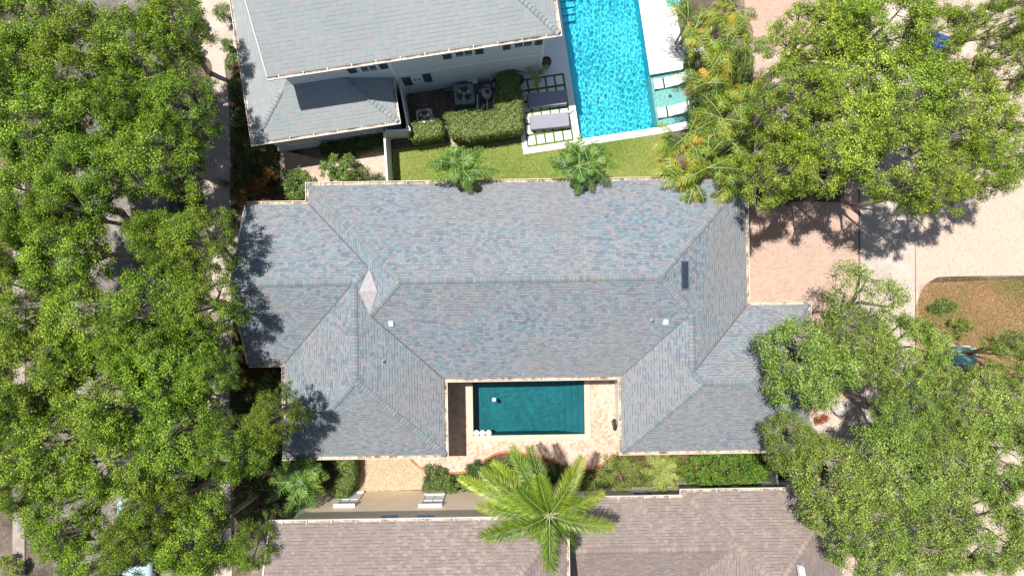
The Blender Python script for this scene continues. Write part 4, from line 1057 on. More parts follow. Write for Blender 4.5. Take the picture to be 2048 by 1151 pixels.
small_palm('palm_tree', 'green double palm drooping over the gutter beside the terrace corner', None, 1165, 325, 4.2,
   [(1092, 318, -.5), (1100, 350, -.7), (1130, 285, -.2), (1160, 268, -.1), (1208, 290, -.2), (1240, 335, -.6), (1225, 305, -.3), (1150, 388, -.5), (1188, 385, -.6), (1118, 300, -.4), (1222, 372, -.9), (1105, 335, -.9), (1195, 280, -.4), (1140, 372, -.9)], M['palmd'], 3, .40, 4, 60, .034, cat='palm tree', tt=.25)
small_palm('palm_tree', 'dark green palm left of the gravel strip below the left wing gutter', None, 603, 948, 3.0,
   [(535, 962, -.5), (530, 1005, -.6), (570, 1032, -.5), (598, 1045, -.6), (635, 1020, -.4), (658, 955, -.3), (640, 925, -.2), (600, 900, -.2), (565, 915, -.4), (650, 990, -.7), (548, 935, -.5), (618, 1035, -.8), (583, 1000, -.9)], M['palmd'], 2, .42, 5, 60, .034, cat='palm tree', tt=.1)
small_palm('small_palm', 'bright yellow green palm in the bed below the right wing', None, 1325, 943, 1.7,
   [(1290, 905, -.3), (1310, 895, -.2), (1335, 892, -.2), (1362, 905, -.3), (1374, 930, -.3), (1370, 958, -.4), (1355, 980, -.4), (1330, 992, -.5), (1308, 990, -.5), (1290, 970, -.4), (1280, 940, -.3), (1345, 915, 0), (1312, 920, 0), (1340, 965, 0)], M['yshrub'], 1, .32, 6, 46, .022, cat='palm', tt=.1, lift=.3)
# areca grove: two prototypes, copied
def areca_proto(seed, label):
    r = random.Random(seed); root = empty('areca_palm', (0, 0, 0), label, 'palm tree', 'areca palms between the pool terrace and the oaks')
    for k in range(4):
        a = k*1.6+r.random(); palm_trunk(root, (.18*math.cos(a), .18*math.sin(a), 0), (.32*math.cos(a), .32*math.sin(a), 3.0+.25*k), .06, .045, shaft=.3)
    for i in range(18):
        a = i*2.4+r.uniform(-.3, .3); d = r.uniform(1.0, 1.7); z = r.uniform(-.6, .35)
        k = i % 4; bx, by = .32*math.cos(k*1.6), .32*math.sin(k*1.6)
        frond('frond', (bx, by, 3.2+.2*k), (bx+d*math.cos(a), by+d*math.sin(a), 3.6+z), .75, M['palmg'], root, 42, .36, .024, False, seed=seed*40+i, tiptint=r.choice([0, .1, .25, .7]), fall=.4, tint=r.choice([-.22, -.12, .0, .10, .28]))
    return root
AR = [areca_proto(5, ''), areca_proto(8, ''), areca_proto(13, '')]; used = [0, 0, 0]
for i, (px, py, k, lb) in enumerate([
 (1395, 35, 1.0, 'areca palm at the top edge beside the blue plunge pool'), (1462, 18, .95, 'areca palm at the top edge beside the pink driveway'),
 (1440, 95, 1.05, 'areca palm level with the small terrace walk'), (1500, 88, .9, 'areca palm with an orange tip beside the pink pavers'),
 (1425, 160, 1.05, 'areca palm beside the white loungers in the shallow ledge'), (1482, 190, 1.0, 'areca palm in the middle of the grove against the oaks'),
 (1432, 238, 1.1, 'areca palm at the lower corner of the pale ledge'), (1370, 285, 1.05, 'areca palm left of the grove over the end of the lawn'),
 (1480, 290, 1.1, 'dark areca palm between the grove and the lowest oak'), (1425, 325, 1.15, 'areca palm above the gutter near the right end of the long roof'),
 (1385, 350, 1.1, 'areca palm reaching over the shingles of the long roof'), (1468, 365, .85, 'areca palm at the top right corner of the long roof')]):
    j = i % 3; o = AR[j] if not used[j] else copy_tree(AR[j]); used[j] = 1
    c = G(px, py, 3.9); o.location = (c.x, c.y, 0); o.scale = (k, k, 1+.04*((i*7) % 5-2)); o.rotation_euler = (0, 0, i*1.3); o['label'] = lb

# ------------------------------------------------------------------ shrubs and hedges
def shrub(name, label, cat, px, py, rx, ry, z, mat, n=None, L=.07, group=None, flat=None, seed=None, twigs=12, sparse=1.0):
    seed = seed or int(px*7+py); r = np.random.default_rng(seed); rd = random.Random(seed)
    c = G(px, py, z*.7); k = (H-z*.7)/FPX; ax, ay = rx*k, ry*k
    root = empty(name, (c.x, c.y, 0), label, cat, group)
    m = int(max(9, ax*ay*44)*sparse); cs = []; rs = []
    for i in range(m):
        t = r.uniform(0, 6.28); q = math.sqrt(r.random())*.86
        cs.append((c.x+ax*q*math.cos(t), c.y+ay*q*math.sin(t), max(.15, z*(.80-.45*q*q)+r.normal()*.07*z))); rs.append(r.uniform(.12, .26))
    V, A = clump_leaves(cs, rs, n or 820, L, .8, .6, r.normal(size=m)*.1, r)
    np_mesh('foliage', V, 4, M[mat], root, A)
    tb = MB()
    for i in range(twigs):
        q = cs[i % m]; tb.tube([(c.x+rd.uniform(-.1, .1), c.y+rd.uniform(-.1, .1), 0), ((c.x+q[0])/2, (c.y+q[1])/2, q[2]*.6), q], [.03, .02, .006], 4, cap=False)
    tb.build('stem_core', M['bark'], root)
    return root
def hedge(label, F_pts, z, mat, dens=2100, L=.075, group=None, lump=.07):
    """clipped hedge over polygon F_pts (at hedge-top height)"""
    P = [Vector(p) for p in F_pts]; cx = sum(p.x for p in P)/len(P); cy = sum(p.y for p in P)/len(P)
    root = empty('hedge', (cx, cy, 0), label, 'hedge', group)
    r = np.random.default_rng(int(abs(cx*100)+abs(cy*10)))
    xs = [p.x for p in P]; ys = [p.y for p in P]
    A0 = (max(xs)-min(xs))*(max(ys)-min(ys)); N = int(A0*dens)
    X = r.uniform(min(xs)-.05, max(xs)+.05, N); Y = r.uniform(min(ys)-.05, max(ys)+.05, N); ok = in_poly(X, Y, P); X, Y = X[ok], Y[ok]
    Z = z-.03-r.random(len(X))**2*.22+lump*np.sin(X*7)*np.sin(Y*6+1)+lump*.8*np.sin(X*15+2)*np.sin(Y*17)
    C = [np.stack([X, Y, Z], 1)]; Nn = [r.normal(size=(len(X), 3))*.6+np.array([0, 0, 1])]
    for i in range(len(P)):
        a, b = P[i], P[(i+1) % len(P)]; L_ = (b-a).length; n = int(L_*z*dens*.8); t = r.random(n); h = r.random(n)*z
        d = (b-a)/L_; nn = Vector((d.y, -d.x)); off = r.normal(size=n)*.06+.02*np.sin(t*L_*9)
        C.append(np.stack([a.x+d.x*L_*t+nn.x*off, a.y+d.y*L_*t+nn.y*off, h], 1)); Nn.append(r.normal(size=(n, 3))*.6+np.array([nn.x, nn.y, .3]))
    C = np.concatenate(C); Nn = np.concatenate(Nn); l = L*r.uniform(.7, 1.35, len(C))
    np_mesh('foliage', leaf_quads(C, Nn, l, l*.6, r), 4, M[mat], root, np.clip(.5+r.normal(size=len(C))*.22, 0, 1))
    mb = MB(); q = offset_poly([(p.x, p.y) for p in P], -.14); mb.prism([(v.x, v.y) for v in q], 0, z-.22); mb.build('stem_core', M['bark'], root)  # solid core added to keep the hedge opaque, in place of stems
hedge('long clipped L shaped hedge round the pool equipment', [G(889, 226, 1.5), G(992, 222, 1.5), G(998, 148, 1.5), G(1014, 140, 1.5), G(1030, 142, 1.5), G(1042, 186, 1.5), G(1043, 258, 1.5), G(940, 274, 1.5), G(905, 270, 1.5)][::-1], 1.5, 'hedge')
hedge('short clipped hedge beside the white fence', [G(820, 248, 1.4), G(880, 240, 1.4), G(884, 268, 1.4), G(822, 278, 1.4)][::-1], 1.4, 'hedge')
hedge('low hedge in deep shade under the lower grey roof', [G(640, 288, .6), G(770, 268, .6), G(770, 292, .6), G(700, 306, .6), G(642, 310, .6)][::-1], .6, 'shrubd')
hedge('leafy hedge at the left edge of the gravel strip', [G(664, 915, 1.3), G(706, 915, 1.3), G(707, 960, 1.3), G(690, 998, 1.3), G(662, 990, 1.3), G(676, 955, 1.3)][::-1], 1.3, 'shrub', 1700, .08)
SH = [
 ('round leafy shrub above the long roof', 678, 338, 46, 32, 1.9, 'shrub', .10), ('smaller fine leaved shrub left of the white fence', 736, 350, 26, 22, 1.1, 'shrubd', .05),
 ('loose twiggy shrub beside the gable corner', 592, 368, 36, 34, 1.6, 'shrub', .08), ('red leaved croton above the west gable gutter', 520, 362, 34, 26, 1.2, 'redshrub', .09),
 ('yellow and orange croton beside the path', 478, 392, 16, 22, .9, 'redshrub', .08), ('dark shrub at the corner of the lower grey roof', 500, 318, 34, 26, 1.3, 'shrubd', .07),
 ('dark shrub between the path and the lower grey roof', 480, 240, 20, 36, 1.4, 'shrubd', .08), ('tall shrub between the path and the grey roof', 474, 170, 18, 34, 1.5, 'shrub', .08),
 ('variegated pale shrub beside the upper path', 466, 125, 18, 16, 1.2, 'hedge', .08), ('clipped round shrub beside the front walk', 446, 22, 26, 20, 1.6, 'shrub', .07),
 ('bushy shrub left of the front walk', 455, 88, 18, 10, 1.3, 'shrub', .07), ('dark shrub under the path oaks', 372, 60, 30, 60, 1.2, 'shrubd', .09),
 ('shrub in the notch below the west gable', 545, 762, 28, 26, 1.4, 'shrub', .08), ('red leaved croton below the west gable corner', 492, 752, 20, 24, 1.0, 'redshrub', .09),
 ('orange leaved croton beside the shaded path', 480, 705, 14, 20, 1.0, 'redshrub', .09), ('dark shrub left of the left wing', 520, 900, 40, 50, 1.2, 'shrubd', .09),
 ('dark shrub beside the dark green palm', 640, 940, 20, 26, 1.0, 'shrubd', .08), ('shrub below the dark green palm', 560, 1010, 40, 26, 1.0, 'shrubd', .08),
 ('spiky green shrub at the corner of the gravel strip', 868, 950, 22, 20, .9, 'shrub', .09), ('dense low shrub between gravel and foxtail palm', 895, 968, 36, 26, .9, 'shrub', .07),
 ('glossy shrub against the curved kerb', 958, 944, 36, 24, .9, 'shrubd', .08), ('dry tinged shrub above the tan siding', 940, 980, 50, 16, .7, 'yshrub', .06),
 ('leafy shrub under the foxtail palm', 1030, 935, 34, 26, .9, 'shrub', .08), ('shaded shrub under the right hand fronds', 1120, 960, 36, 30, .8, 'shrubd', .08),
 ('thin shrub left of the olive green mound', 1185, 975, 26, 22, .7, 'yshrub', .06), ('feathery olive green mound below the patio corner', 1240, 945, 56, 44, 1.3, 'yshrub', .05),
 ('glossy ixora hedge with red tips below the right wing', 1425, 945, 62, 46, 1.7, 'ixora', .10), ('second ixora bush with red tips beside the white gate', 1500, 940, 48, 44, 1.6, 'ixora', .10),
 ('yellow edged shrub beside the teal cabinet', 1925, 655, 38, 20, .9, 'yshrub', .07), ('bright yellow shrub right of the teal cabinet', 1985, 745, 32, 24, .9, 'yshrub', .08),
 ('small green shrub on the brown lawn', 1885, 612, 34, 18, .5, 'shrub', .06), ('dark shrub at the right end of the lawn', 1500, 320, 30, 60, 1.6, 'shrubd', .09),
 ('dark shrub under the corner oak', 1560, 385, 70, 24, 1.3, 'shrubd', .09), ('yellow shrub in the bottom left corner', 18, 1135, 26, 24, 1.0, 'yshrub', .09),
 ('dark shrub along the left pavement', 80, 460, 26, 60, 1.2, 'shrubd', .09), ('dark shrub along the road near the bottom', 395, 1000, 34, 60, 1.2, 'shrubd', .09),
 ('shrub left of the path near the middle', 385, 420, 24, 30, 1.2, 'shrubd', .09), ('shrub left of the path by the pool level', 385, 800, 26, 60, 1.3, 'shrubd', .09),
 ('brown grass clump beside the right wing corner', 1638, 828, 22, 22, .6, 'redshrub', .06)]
for lb, px, py, rx, ry, z, mt, L in SH:
    shrub('shrub', lb, 'shrub', px, py, rx, ry, z, mt, L=L, sparse=1.0 if mt != 'redshrub' else .8)

# ------------------------------------------------------------------ small things
FP = Frame(0, 0, 4.5)
def at(px, py, z=0): return G(px, py, z)
def rbox(mb, c, L, W_, z0, z1, ang, r=.06, n=5, mi=0, dome=0):
    """rounded slab centred at c, long side L along ang"""
    pts = []
    for sx, sy, a0 in ((1, 1, 0), (-1, 1, PI/2), (-1, -1, PI), (1, -1, 1.5*PI)):
        for k in range(n):
            a = a0+PI/2*k/(n-1); pts.append((sx*(L/2-r)+r*math.cos(a), sy*(W_/2-r)+r*math.sin(a)))
    ca, sa = math.cos(ang), math.sin(ang)
    def tr(f, z): return [(c[0]+(x*f)*ca-(y*f)*sa, c[1]+(x*f)*sa+(y*f)*ca, z) for x, y in pts]
    rings = [tr(1, z0), tr(1, z1-(z1-z0)*.25), tr(.975, z1), tr(.6, z1+dome)]
    for a, b in zip(rings, rings[1:]):
        for k in range(len(a)): j = (k+1) % len(a); mb.poly([a[k], a[j], b[j], b[k]], mi)
    mb.poly(rings[-1], mi)
# two covered loungers on the paved terrace
def lounger():
    o = empty('sun_lounger', (0, 0, 0), '', 'sun lounger', 'covered loungers on the squared terrace')
    mb = MB(); rbox(mb, (0, 0), 2.05, .74, .30, .46, 0, .09, 6, 0, .015); c = mb.build('cover', M['cushion'], o, True)
    mb = MB(); rbox(mb, (.0, 0), 2.07, .76, .20, .30, 0, .09, 6); mb.build('cushion', M['cushion'], o, True)
    for sx in (-.85, .85):
        for sy in (-.28, .28): mb = MB(); mb.prism([(sx-.03, sy-.03), (sx+.03, sy-.03), (sx+.03, sy+.03), (sx-.03, sy+.03)], 0, .2, 0, True); mb.build('leg', M['white'], o)
    return o
l1 = lounger(); p = at(1094, 198, .45); l1.location = (p.x, p.y, .068); l1.rotation_euler = (0, 0, R_(5)); l1['label'] = 'covered lounger lying in the house shadow on the squared terrace'
l2 = copy_tree(l1); p = at(1099, 242, .45); l2.location = (p.x, p.y, .068); l2.rotation_euler = (0, 0, R_(5.5)); l2['label'] = 'sunlit grey covered lounger on the squared terrace'
p = at(1142, 221, .2); mb = MB(); mb.tube([(p.x-.12, p.y-.1, .16), (p.x, p.y, .17), (p.x+.12, p.y+.09, .16)], [.07, .09, .07], 10); tag(mb.build('towel', M['white'], None, True), 'rolled white towel at the head of the sunlit lounger', 'towel')
# white moulded loungers standing in the shallow ledge
def ledge_lounger():
    o = empty('ledge_lounger', (0, 0, 0), '', 'lounger', 'white moulded loungers in the shallow ledge')
    prof = [(-.82, .34), (-.55, .24), (-.25, .20), (.05, .30), (.22, .40), (.45, .46), (.62, .62), (.78, .80)]
    mb = MB(); n = len(prof)
    for side in (-.26, .26): pass
    top = [[(x, y, z+.30*0) for x, z in prof] for y in (-.26, .26)]; bot = [[(x, y, z-.10) for x, z in prof] for y in (-.26, .26)]
    for i in range(n-1):
        mb.poly([top[0][i], top[0][i+1], top[1][i+1], top[1][i]]); mb.poly([bot[0][i+1], bot[0][i], bot[1][i], bot[1][i+1]])
        mb.poly([bot[0][i], bot[0][i+1], top[0][i+1], top[0][i]]); mb.poly([top[1][i], top[1][i+1], bot[1][i+1], bot[1][i]])
    mb.poly([bot[0][0], top[0][0], top[1][0], bot[1][0]]); mb.poly([top[0][-1], bot[0][-1], bot[1][-1], top[1][-1]])
    mb.build('seat', M['balls'], o, True)
    mb = MB(); mb.prism([(-.3, -.2), (.3, -.2), (.3, .2), (-.3, .2)], 0, .16, 0, True); mb.build('base', M['balls'], o)
    return o
l3 = ledge_lounger(); p = at(1340, 161, .2); l3.location = (p.x, p.y, -.28); l3.rotation_euler = (0, 0, R_(10)); l3['label'] = 'upper of the two white moulded loungers in the pale ledge'
l4 = copy_tree(l3); p = at(1347, 219, .2); l4.location = (p.x, p.y, -.28); l4['label'] = 'lower of the two white moulded loungers in the pale ledge'
p = at(1342, 190, 0); mb = MB(); mb.cyl((p.x, p.y), .09, -.3, -.24, 20); tag(mb.build('bubbler', M['balls']), 'round bubbler fitting between the two ledge loungers', 'fitting')
# air conditioners
def ac(px, py, z, label, W_, mat, ang):
    c = at(px, py, z); o = empty('air_conditioner', (c.x, c.y, .07), label, 'air conditioner', 'air conditioners behind the hedges')
    mb = MB(); rbox(mb, c, W_, W_, .07, z, ang, .14, 6); mb.build('casing', M[mat], o)
    mb = MB(); mb.lathe((c.x, c.y, z+.005), [(W_*.42, 0), (W_*.42, .03), (W_*.37, .03), (W_*.36, -.0)], 28); mb.build('fan_ring', M['acgreen'], o)
    mb = MB(); mb.cyl(c, W_*.36, z+.002, z+.006, 28); mb.build('fan_well', M['dark'], o)
    mb = MB(); mb.cyl(c, W_*.09, z+.005, z+.03, 14)
    for k in range(3):
        a = k*2*PI/3+.5; b0, b1 = a-.38, a+.38
        mb.poly([(c.x+W_*.07*math.cos(a), c.y+W_*.07*math.sin(a), z+.012), (c.x+W_*.34*math.cos(b0), c.y+W_*.34*math.sin(b0), z+.010), (c.x+W_*.35*math.cos(a), c.y+W_*.35*math.sin(a), z+.02), (c.x+W_*.34*math.cos(b1), c.y+W_*.34*math.sin(b1), z+.026)])
    mb.build('fan', M['steel'], o)
    for k in range(4):
        a = k*PI/2+ang; mb = MB(); mb.tube([(c.x, c.y, z+.045), (c.x+W_*.42*math.cos(a), c.y+W_*.42*math.sin(a), z+.04)], .008, 4); mb.build('guard_bar', M['steel'], o)
    return o
ac(928, 188, .95, 'large grey green air conditioner with its round fan against the white wall', 1.05, 'acgreen', R_(6))
ac(849, 234, .8, 'paler air conditioner half hidden by the short clipped hedge', .85, 'tankbeige', R_(8))
# pool plant
c = at(974, 183, 1.0); o = empty('pool_filter', (c.x, c.y, .07), 'beige pool filter tank with a round clamped lid beside the hedge', 'pool filter')
mb = MB(); mb.lathe((c.x, c.y, .07), [(.26, 0), (.30, .1), (.30, .62), (.24, .80), (.05, .88), (0, .88)], 20); mb.build('tank', M['tankbeige'], o, True)
mb = MB(); mb.lathe((c.x, c.y, .5), [(.315, 0), (.33, .02), (.33, .07), (.315, .09)], 20); mb.build('clamp_band', M['dark'], o)
mb = MB(); mb.cyl(c, .12, .93, .99, 14); mb.tube([(c.x, c.y, .95), (c.x+.02, c.y+.1, 1.05)], .03, 6); mb.build('gauge', M['dark'], o)
c = at(968, 207, .45); o = empty('pool_pump', (c.x, c.y, .07), 'blue pool pump with white and yellow pipes beside the hedge', 'pool pump')
mb = MB(); mb.tube([(c.x-.05, c.y-.22, .28), (c.x-.05, c.y+.18, .28)], [.13, .13], 12); mb.build('motor', M['bluepump'], o, True)
mb = MB(); mb.cyl((c.x-.04, c.y+.33), .13, .1, .45, 14); mb.build('strainer', M['dark'], o)
mb = MB(); mb.tube([(c.x+.02, c.y-.05, .47), (c.x+.0, c.y-.2, .48), (c.x-.12, c.y-.2, .48), (c.x-.12, c.y-.42, .46)], .045, 8); mb.build('pipe', M['yellowpipe'], o)
mb = MB(); mb.tube([(c.x+.16, c.y+.35, .5), (c.x+.17, c.y-.35, .5), (c.x+.17, c.y-.4, .1)], .035, 8); mb.build('pipe', M['pvc'], o)
c = at(955, 190, .5); o = empty('pipe_manifold', (c.x, c.y, .07), 'white pipes and valves between the air conditioner and the filter tank', 'pipework')
mb = MB(); mb.tube([(c.x, c.y-.75, .5), (c.x, c.y+.15, .52), (c.x+.22, c.y+.17, .52), (c.x+.23, c.y+.45, .5), (c.x+.6, c.y+.5, .5), (c.x+.62, c.y+.15, .48)], .035, 8); mb.build('pipe', M['pvc'], o)
mb = MB(); mb.tube([(c.x+.85, c.y-.4, .4), (c.x+.86, c.y+.8, .42), (c.x+.65, c.y+.82, .42)], .035, 8); mb.build('pipe', M['pvc'], o)
mb = MB(); mb.tube([(c.x+.75, c.y+.05, .45), (c.x+1.0, c.y+.08, .45)], .035, 8); mb.build('pipe', M['pvc'], o)
for dx, dy in ((.0, .1), (.72, .25), (.86, .3), (.86, .75), (.23, .45)): mb = MB(); mb.cyl((c.x+dx, c.y+dy), .075, .46, .62, 10); mb.build('valve', M['dark'], o)
p0 = FD.P(-4.0, .1, .9); c = at(948, 160, .9); o = empty('control_box', (c.x, c.y, .6), 'small pale control box on the white wall above the pipes', 'control box')
u_, z_ = on_v(FD, 946, 158, VW); mb = MB(); mb.box(FD, u_-.3, u_+.25, VW-.16, VW-.002, max(.6, z_-.2), max(.6, z_-.2)+.4); mb.build('casing', M['tankbeige'], o); mb = MB(); mb.box(FD, u_-.05, u_+.2, VW-.22, VW-.16, max(.6, z_-.2)+.05, max(.6, z_-.2)+.3); mb.build('lid', M['white'], o)
mb = MB(); mb.tube([FD.P(-5.6, .2, .5), FD.P(-5.6, -.0, .55), FD.P(-4.8, -.02, .6), FD.P(-4.6, -.25, .5), FD.P(-4.45, -.5, .12)], .028, 6); tag(mb.build('wall_pipe', M['steel']), 'thin bent pipe running along the foot of the white wall', 'pipe')
hp = smooth_line([at(892, 182, .06), at(897, 192, .06), at(892, 205, .06), at(898, 216, .06), at(894, 232, .06), at(888, 240, .06)], 6)
mb = MB(); mb.tube(hp, .018, 6); tag(mb.build('hose', M['dark'], None, True), 'dark hose snaking over the bare yard left of the big air conditioner', 'hose')
# potted things by the terrace
def pot(px, py, z, r_, hgt, label, mat):
    c = at(px, py, z); o = empty('plant_pot', (c.x, c.y, .07), label, 'plant pot')
    mb = MB(); mb.lathe((c.x, c.y, .07), [(r_*.6, 0), (r_*.75, hgt*.3), (r_, hgt*.85), (r_*.92, hgt), (r_*.8, hgt), (r_*.75, hgt*.8)], 18); mb.build('body', M[mat], o, True)
    mb = MB(); mb.cyl((c.x, c.y), r_*.77, .07+hgt*.78, .07+hgt*.82, 16); mb.build('soil', M['soil'], o); return o
pot(1093, 124, .9, .26, 1.0, 'tall dark green pot at the corner of the white wall', 'potgreen')
pot(1040, 160, .6, .22, .65, 'black pot between the hedge and the squared terrace', 'dark')
small_palm('potted_palm', 'young yellow palm with four stiff fronds at the top of the squared terrace', None, 1074, 152, 1.5,
   [(1052, 134, -.1), (1096, 130, 0), (1071, 178, -.3), (1086, 140, .1), (1060, 160, -.2), (1080, 165, -.2)], M['yshrub'], 1, .22, 9, 30, .022, cat='palm', tt=.1, lift=.25)
pa, pb2 = at(984, 133, 1.9), at(1058, 147, 1.0)
mb = MB(); mb.tube([pa, pb2], .022, 6); q = pb2-pa; mb.tube([pa-q*.06, pa], [.06, .03], 6); tag(mb.build('pool_pole', M['bluepump'], None), 'long blue pool pole leaning across the white wall and hedge', 'pole')
# white fence
def fence(pts, hgt, label, name='fence', mat='white', step=1.6):
    a0 = pts[0]; o = empty(name, (a0.x, a0.y, 0), label, name if name != 'fence' else 'fence')
    for a, b in zip(pts, pts[1:]):
        a = Vector((a.x, a.y, 0)); b = Vector((b.x, b.y, 0)); L = (b-a).length; d = (b-a)/L; nn = Vector((d.y, -d.x, 0))
        def bar(s0, s1, w, z0, z1, mb): mb.prism([a+d*s0-nn*w, a+d*s1-nn*w, a+d*s1+nn*w, a+d*s0+nn*w][::-1] if False else [a+d*s0+nn*w, a+d*s1+nn*w, a+d*s1-nn*w, a+d*s0-nn*w], z0, z1, 0, True)
        mb = MB(); n = max(1, int(L/.15))
        for k in range(n): bar(L*k/n+.004, L*(k+1)/n-.004, .018, .06, hgt-.09, mb)
        bar(0, L, .016, .1, hgt-.12, mb)
        mb.build('panel', M[mat], o)
        mb = MB(); bar(0, L, .045, hgt-.09, hgt, mb); mb.build('top_rail', M[mat], o)
        m = max(1, int(L/step))
        for k in range(m+1):
            mb = MB(); bar(L*k/m-.06, L*k/m+.06, .06, 0, hgt+.06, mb); bar(L*k/m-.075, L*k/m+.075, .075, hgt+.06, hgt+.10, mb); mb.build('post', M[mat], o)
    return o
fence([at(768, 262, 1.8), at(775, 372, 1.8)], 1.8, 'white board fence between the sandy bed and the lawn')
fence([at(770, 262, 1.8), at(818, 259, 1.8)], 1.8, 'short white fence return between the house corner and the small hedge')
fence([at(799, 166, 1.8), at(816, 256, 1.8)], 1.8, 'white fence closing the equipment yard beside the lower grey roof')
# glazed gate at the lower right corner of the long house
fg = fence([at(1546, 900, 1.7), at(1556, 968, 1.7)], 1.7, 'grey metal side gate between the ixora bushes and the oak', 'gate', 'steel', 1.7)
# courtyard things
def ball(px, py, r_, z, name, label, cat, mat, group=None):
    c = at(px, py, z); mb = MB(); prof = [(r_*math.sin(PI*k/10), -r_*math.cos(PI*k/10)) for k in range(11)]; mb.lathe((c.x, c.y, z), prof, 20); return tag(mb.build(name, M[mat], None, True), label, cat, group)
for k, (x, w) in enumerate(((953, 'leftmost of the three white floats, in the corner of the courtyard pool'), (965, 'middle one of the three white floats in the courtyard pool'), (977.5, 'rightmost of the three white floats in the courtyard pool'))):
    ball(x, 865, .165, -.03, 'pool_float', w, 'float', 'balls', 'white floats in the corner of the courtyard pool')
c = at(988, 798.5, -.05); mb = MB(); mb.cyl((c.x, c.y), .10, -.1, -.035, 20); mb.cyl((c.x, c.y), .045, -.035, .0, 14); tag(mb.build('chlorine_dispenser', M['balls']), 'small round dispenser floating alone in the courtyard pool', 'dispenser')
c = at(972, 887, .05); mb = MB(); mb.cyl((c.x, c.y), .12, .03, .058, 20); mb.cyl((c.x, c.y), .09, .058, .064, 20); tag(mb.build('skimmer_lid', M['balls']), 'round white skimmer lid set in the patio bricks', 'lid')
c = at(1228.5, 848, .5); mb = MB()
for k in range(16):
    a, b = 2*PI*k/16, 2*PI*(k+1)/16
    mb.tube([(c.x, c.y+.26*math.cos(a), .55+.26*math.sin(a)), (c.x, c.y+.26*math.cos(b), .55+.26*math.sin(b))], .055, 8)
o = tag(mb.build('hose_reel', M['dark'], None, True), 'coiled black hose on a reel at the right edge of the patio', 'hose reel')
mb = MB(); mb.box(FM, 5.15, 5.3, -7.3, -7.05, .0, .55); mb.build('bracket', M['dark'], o)
# things under the right hand oaks
c = at(1932, 712, .8); o = empty('utility_cabinet', (c.x, c.y, 0), 'pale teal metal utility cabinet on a slab among the dusty oaks', 'cabinet')
mb = MB(); rbox(mb, c, 1.05, .9, .12, .82, R_(-3), .05); mb.build('cabinet_body', M['teal'], o)
mb = MB(); rbox(mb, c, 1.12, .5, .82, .88, R_(-3), .05); mb.build('lid', M['teal'], o)
mb = MB(); rbox(mb, (c.x, c.y-.1), 1.35, 1.25, 0, .12, R_(-3), .03); mb.build('slab', M['concrete'], o)
def bin_(px, py, label, rot):
    c = at(px, py, 1.0); o = empty('wheelie_bin', (c.x, c.y, 0), label, 'bin', 'blue bins under the upper right oaks')
    mb = MB(); rbox(mb, c, .55, .62, .05, .95, rot, .06); mb.build('body', M['bluebin'], o); mb = MB(); rbox(mb, c, .60, .68, .95, 1.03, rot, .07, 5, 0, .02); mb.build('lid', M['bluebin'], o)
    for s_ in (-1, 1): mb = MB(); mb.tube([(c.x+s_*.25, c.y+.3, .12), (c.x+s_*.31, c.y+.3, .12)], [.12, .12], 12); mb.build('wheel', M['tyre'], o)
bin_(1867, 75, 'blue wheeled bin under the upper right oaks, the left one of a pair', .2); bin_(1885, 83, 'blue wheeled bin under the upper right oaks, the right one of a pair', -.3)
# rock beside the right wing
c = at(1686, 818, .4); rr = np.random.default_rng(3); mb = MB(); prof = []
for k in range(9):
    a = PI*k/8; prof.append((max(.001, .38*math.sin(a)), -.30*math.cos(a)))
mb.lathe((c.x, c.y, .25), prof, 14); mb.v = [(c.x+(v[0]-c.x)*1.5*(1+.12*math.sin(v[1]*9)), c.y+(v[1]-c.y)*(1+.15*math.sin(v[0]*7)), v[2]*(1+.15*math.sin(v[0]*5+v[1]*4))) for v in mb.v]
tag(mb.build('boulder', M['stone'], None, True), 'grey boulder between the right wing and the concrete walk', 'rock')
# parked car under the lower left oaks
c = at(268, 1085, .8); o = empty('parked_car', (c.x, c.y, 0), 'pale blue car mostly hidden by the lower left oaks', 'car')
def loft(secs, mb, mi=0):
    """secs: list of (y, [(x,z)...]) along the car"""
    n = len(secs[0][1]); base = len(mb.v)
    for y, pr in secs: mb.v += [(c.x+x, c.y+y, z) for x, z in pr]
    for i in range(len(secs)-1):
        for k in range(n-1): mb.f.append((base+i*n+k, base+i*n+k+1, base+(i+1)*n+k+1, base+(i+1)*n+k)); mb.m.append(mi)
    for i in (0, len(secs)-1): mb.f.append(tuple(base+i*n+k for k in range(n))); mb.m.append(mi)
def sec(y, w, zt_, sh): return (y, [(-w, .28), (-w-.03, .5), (-w, sh), (-w*.86, zt_), (w*.86, zt_), (w, sh), (w+.03, .5), (w, .28)])
mb = MB(); loft([sec(-2.3, .74, .62, .58), sec(-2.1, .84, .78, .68), sec(-1.2, .88, .92, .80), sec(0, .9, .95, .86), sec(1.2, .89, .98, .88), sec(2.0, .86, .95, .84), sec(2.25, .76, .78, .66)], mb); mb.build('body', M['carpaint'], o, True)
mb = MB(); loft([(-1.15, [(-.74, .92), (-.66, .94), (.66, .94), (.74, .92)]), (-.45, [(-.74, .92), (-.58, 1.38), (.58, 1.38), (.74, .92)]), (1.0, [(-.74, .92), (-.58, 1.38), (.58, 1.38), (.74, .92)]), (1.75, [(-.74, .94), (-.66, .96), (.66, .96), (.74, .94)])], mb); mb.build('windows', M['glass'], o, True)
mb = MB(); loft([(-.5, [(-.57, 1.37), (-.54, 1.42), (.54, 1.42), (.57, 1.37)]), (1.05, [(-.57, 1.37), (-.54, 1.43), (.54, 1.43), (.57, 1.37)])], mb); mb.build('roof_panel', M['carpaint'], o, True)
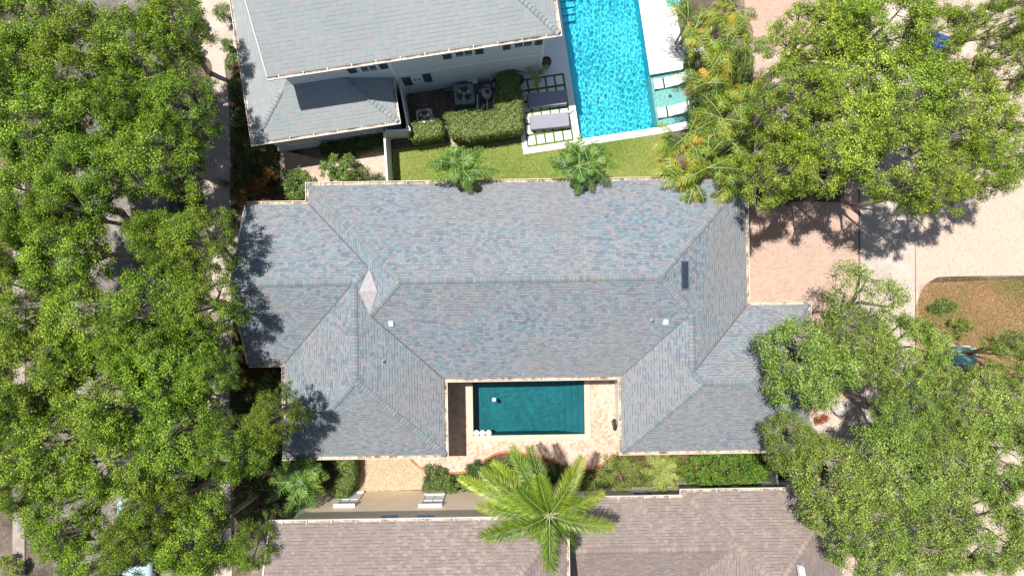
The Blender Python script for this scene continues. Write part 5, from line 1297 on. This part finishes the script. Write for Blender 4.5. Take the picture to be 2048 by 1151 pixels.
for sx in (-1, 1):
    for y in (-1.4, 1.4):
        mb = MB(); mb.tube([(c.x+sx*.72, c.y+y, .33), (c.x+sx*.92, c.y+y, .33)], [.33, .33], 20); w = mb.build('wheel', M['tyre'], o); mb = MB(); mb.tube([(c.x+sx*.90, c.y+y, .33), (c.x+sx*.935, c.y+y, .33)], [.2, .2], 16); mb.build('rim', M['steel'], w)
    mb = MB(); mb.tube([(c.x+sx*.9, c.y-.7, .95), (c.x+sx*1.05, c.y-.66, .97)], [.06, .09], 8); mb.build('mirror', M['carpaint'], o)
    mb = MB(); mb.tube([(c.x+sx*.6, c.y-2.27, .62), (c.x+sx*.62, c.y-2.2, .64)], [.1, .12], 8); mb.build('headlight', M['balls'], o)

# ------------------------------------------------------------------ ground cover, litter, joints
def cover(name, poly, n, z0, z1, L, mat, label, lump=2.2):
    xs = [p[0] for p in poly]; ys = [p[1] for p in poly]; r = np.random.default_rng(len(label)*13)
    X = r.uniform(min(xs), max(xs), n); Y = r.uniform(min(ys), max(ys), n); ok = in_poly(X, Y, poly)
    f = np.sin(X*lump+1.3)*np.sin(Y*lump*1.2)+.5*np.sin(X*lump*2.7+Y)*np.cos(Y*lump*2.3-X); ok &= f > -.75
    X, Y, f = X[ok], Y[ok], f[ok]; k = len(X); Z = z0+(z1-z0)*np.clip(.35+f*.35+r.random(k)*.4, 0, 1.2)
    l = L*r.uniform(.6, 1.4, k)
    np_mesh(name, leaf_quads(np.stack([X, Y, Z], 1), r.normal(size=(k, 3))*.7+np.array([0, 0, 1]), l, l*.5, r), 4, mat, attr=np.clip(.42+f*.12+r.normal(size=k)*.2, 0, 1))
    tag(COL.objects[-1], label, 'ground cover', kind='stuff')
low = smooth_line(pxs([(846, 948), (880, 952), (905, 954), (938, 948), (965, 930), (988, 918), (1012, 911), (1042, 912), (1075, 918), (1105, 926), (1135, 940), (1165, 945), (1200, 937), (1225, 922), (1242, 912)]), 4)
cover('ground_cover', pxs([(1640, 912), (1640, 982), (1376, 984), (1376, 968), (1200, 972), (1170, 990), (930, 1000), (846, 985)])[::1]+low, 42000, .1, .5, .075, M['shrub'], 'mixed low leafy planting between the curved kerb and the taupe roofs')
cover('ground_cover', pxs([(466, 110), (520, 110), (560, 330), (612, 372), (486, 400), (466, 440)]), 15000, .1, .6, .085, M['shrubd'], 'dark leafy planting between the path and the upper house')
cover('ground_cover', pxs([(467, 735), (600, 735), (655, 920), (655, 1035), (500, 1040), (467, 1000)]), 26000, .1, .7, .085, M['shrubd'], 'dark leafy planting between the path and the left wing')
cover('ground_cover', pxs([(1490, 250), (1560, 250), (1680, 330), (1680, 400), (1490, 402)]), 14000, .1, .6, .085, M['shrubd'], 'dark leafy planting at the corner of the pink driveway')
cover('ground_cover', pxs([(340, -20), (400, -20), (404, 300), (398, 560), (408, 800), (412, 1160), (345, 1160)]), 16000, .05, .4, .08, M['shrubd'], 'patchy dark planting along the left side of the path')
cover('ground_cover', pxs([(1360, 110), (1500, 110), (1500, 370), (1380, 370)]), 16000, .1, .9, .10, M['shrub'], 'leafy undergrowth below the areca palms')
lit = islandmat('dead_leaf', [(.10, .06, .03), (.22, .14, .07), (.34, .24, .12), (.18, .20, .06)])
def litter(label, poly, n, z, spots=None):
    xs = [p[0] for p in poly]; ys = [p[1] for p in poly]; r = np.random.default_rng(n)
    X = r.uniform(min(xs), max(xs), n); Y = r.uniform(min(ys), max(ys), n); ok = in_poly(X, Y, poly)
    ok &= r.random(n) < np.clip(.15+.6*np.sin(X*.8+Y*1.1)*np.sin(Y*.9-X*.5), .04, 1); X, Y = X[ok], Y[ok]; k = len(X); l = r.uniform(.03, .075, k)
    np_mesh('fallen_leaves', leaf_quads(np.stack([X, Y, np.full(k, z)], 1), r.normal(size=(k, 3))*.12+np.array([0, 0, 1]), l, l*.5, r), 4, lit)
    tag(COL.objects[-1], label, 'fallen leaves', kind='stuff')
litter('dead oak leaves scattered on the pink paver driveway', pxs([(1490, 406), (1716, 406), (1716, 605), (1490, 605)]), 1500, .062)
litter('dead oak leaves scattered on the cream driveway and concrete walk', pxs([(1718, 350), (2048, 380), (2048, 550), (1840, 600), (1828, 850), (1720, 850)]), 2200, .066)
litter('dead oak leaves scattered along the left concrete path', pxs([(412, 60), (463, 60), (463, 1150), (412, 1150)]), 3500, .062)
litter('dead oak leaves scattered over the street', pxs([(110, 0), (340, 0), (340, 1150), (110, 1150)]), 14000, .03)
litter('dead leaves scattered on the patio bricks', pxs([(892, 870), (1230, 870), (1230, 925), (892, 938)]), 350, .056)
jb = MB()
for py in (20, 160, 300, 440, 580, 680, 760, 860, 960, 1060):
    a, b = at(1718, py), at(1829, py-1); jb.prism([a, Vector((b.x, b.y, 0)), b+Vector((0, .014, 0)), a+Vector((0, .014, 0))], .03, .0535)
struct(jb.build('pavement_joints', M['pad']))
jb = MB()
for k in range(16):
    py = 130+k*62; a, b = at(418, py), at(460, py); jb.prism([a, b, b+Vector((0, .012, 0)), a+Vector((0, .012, 0))], .03, .0515)
struct(jb.build('path_joints', M['pad']))
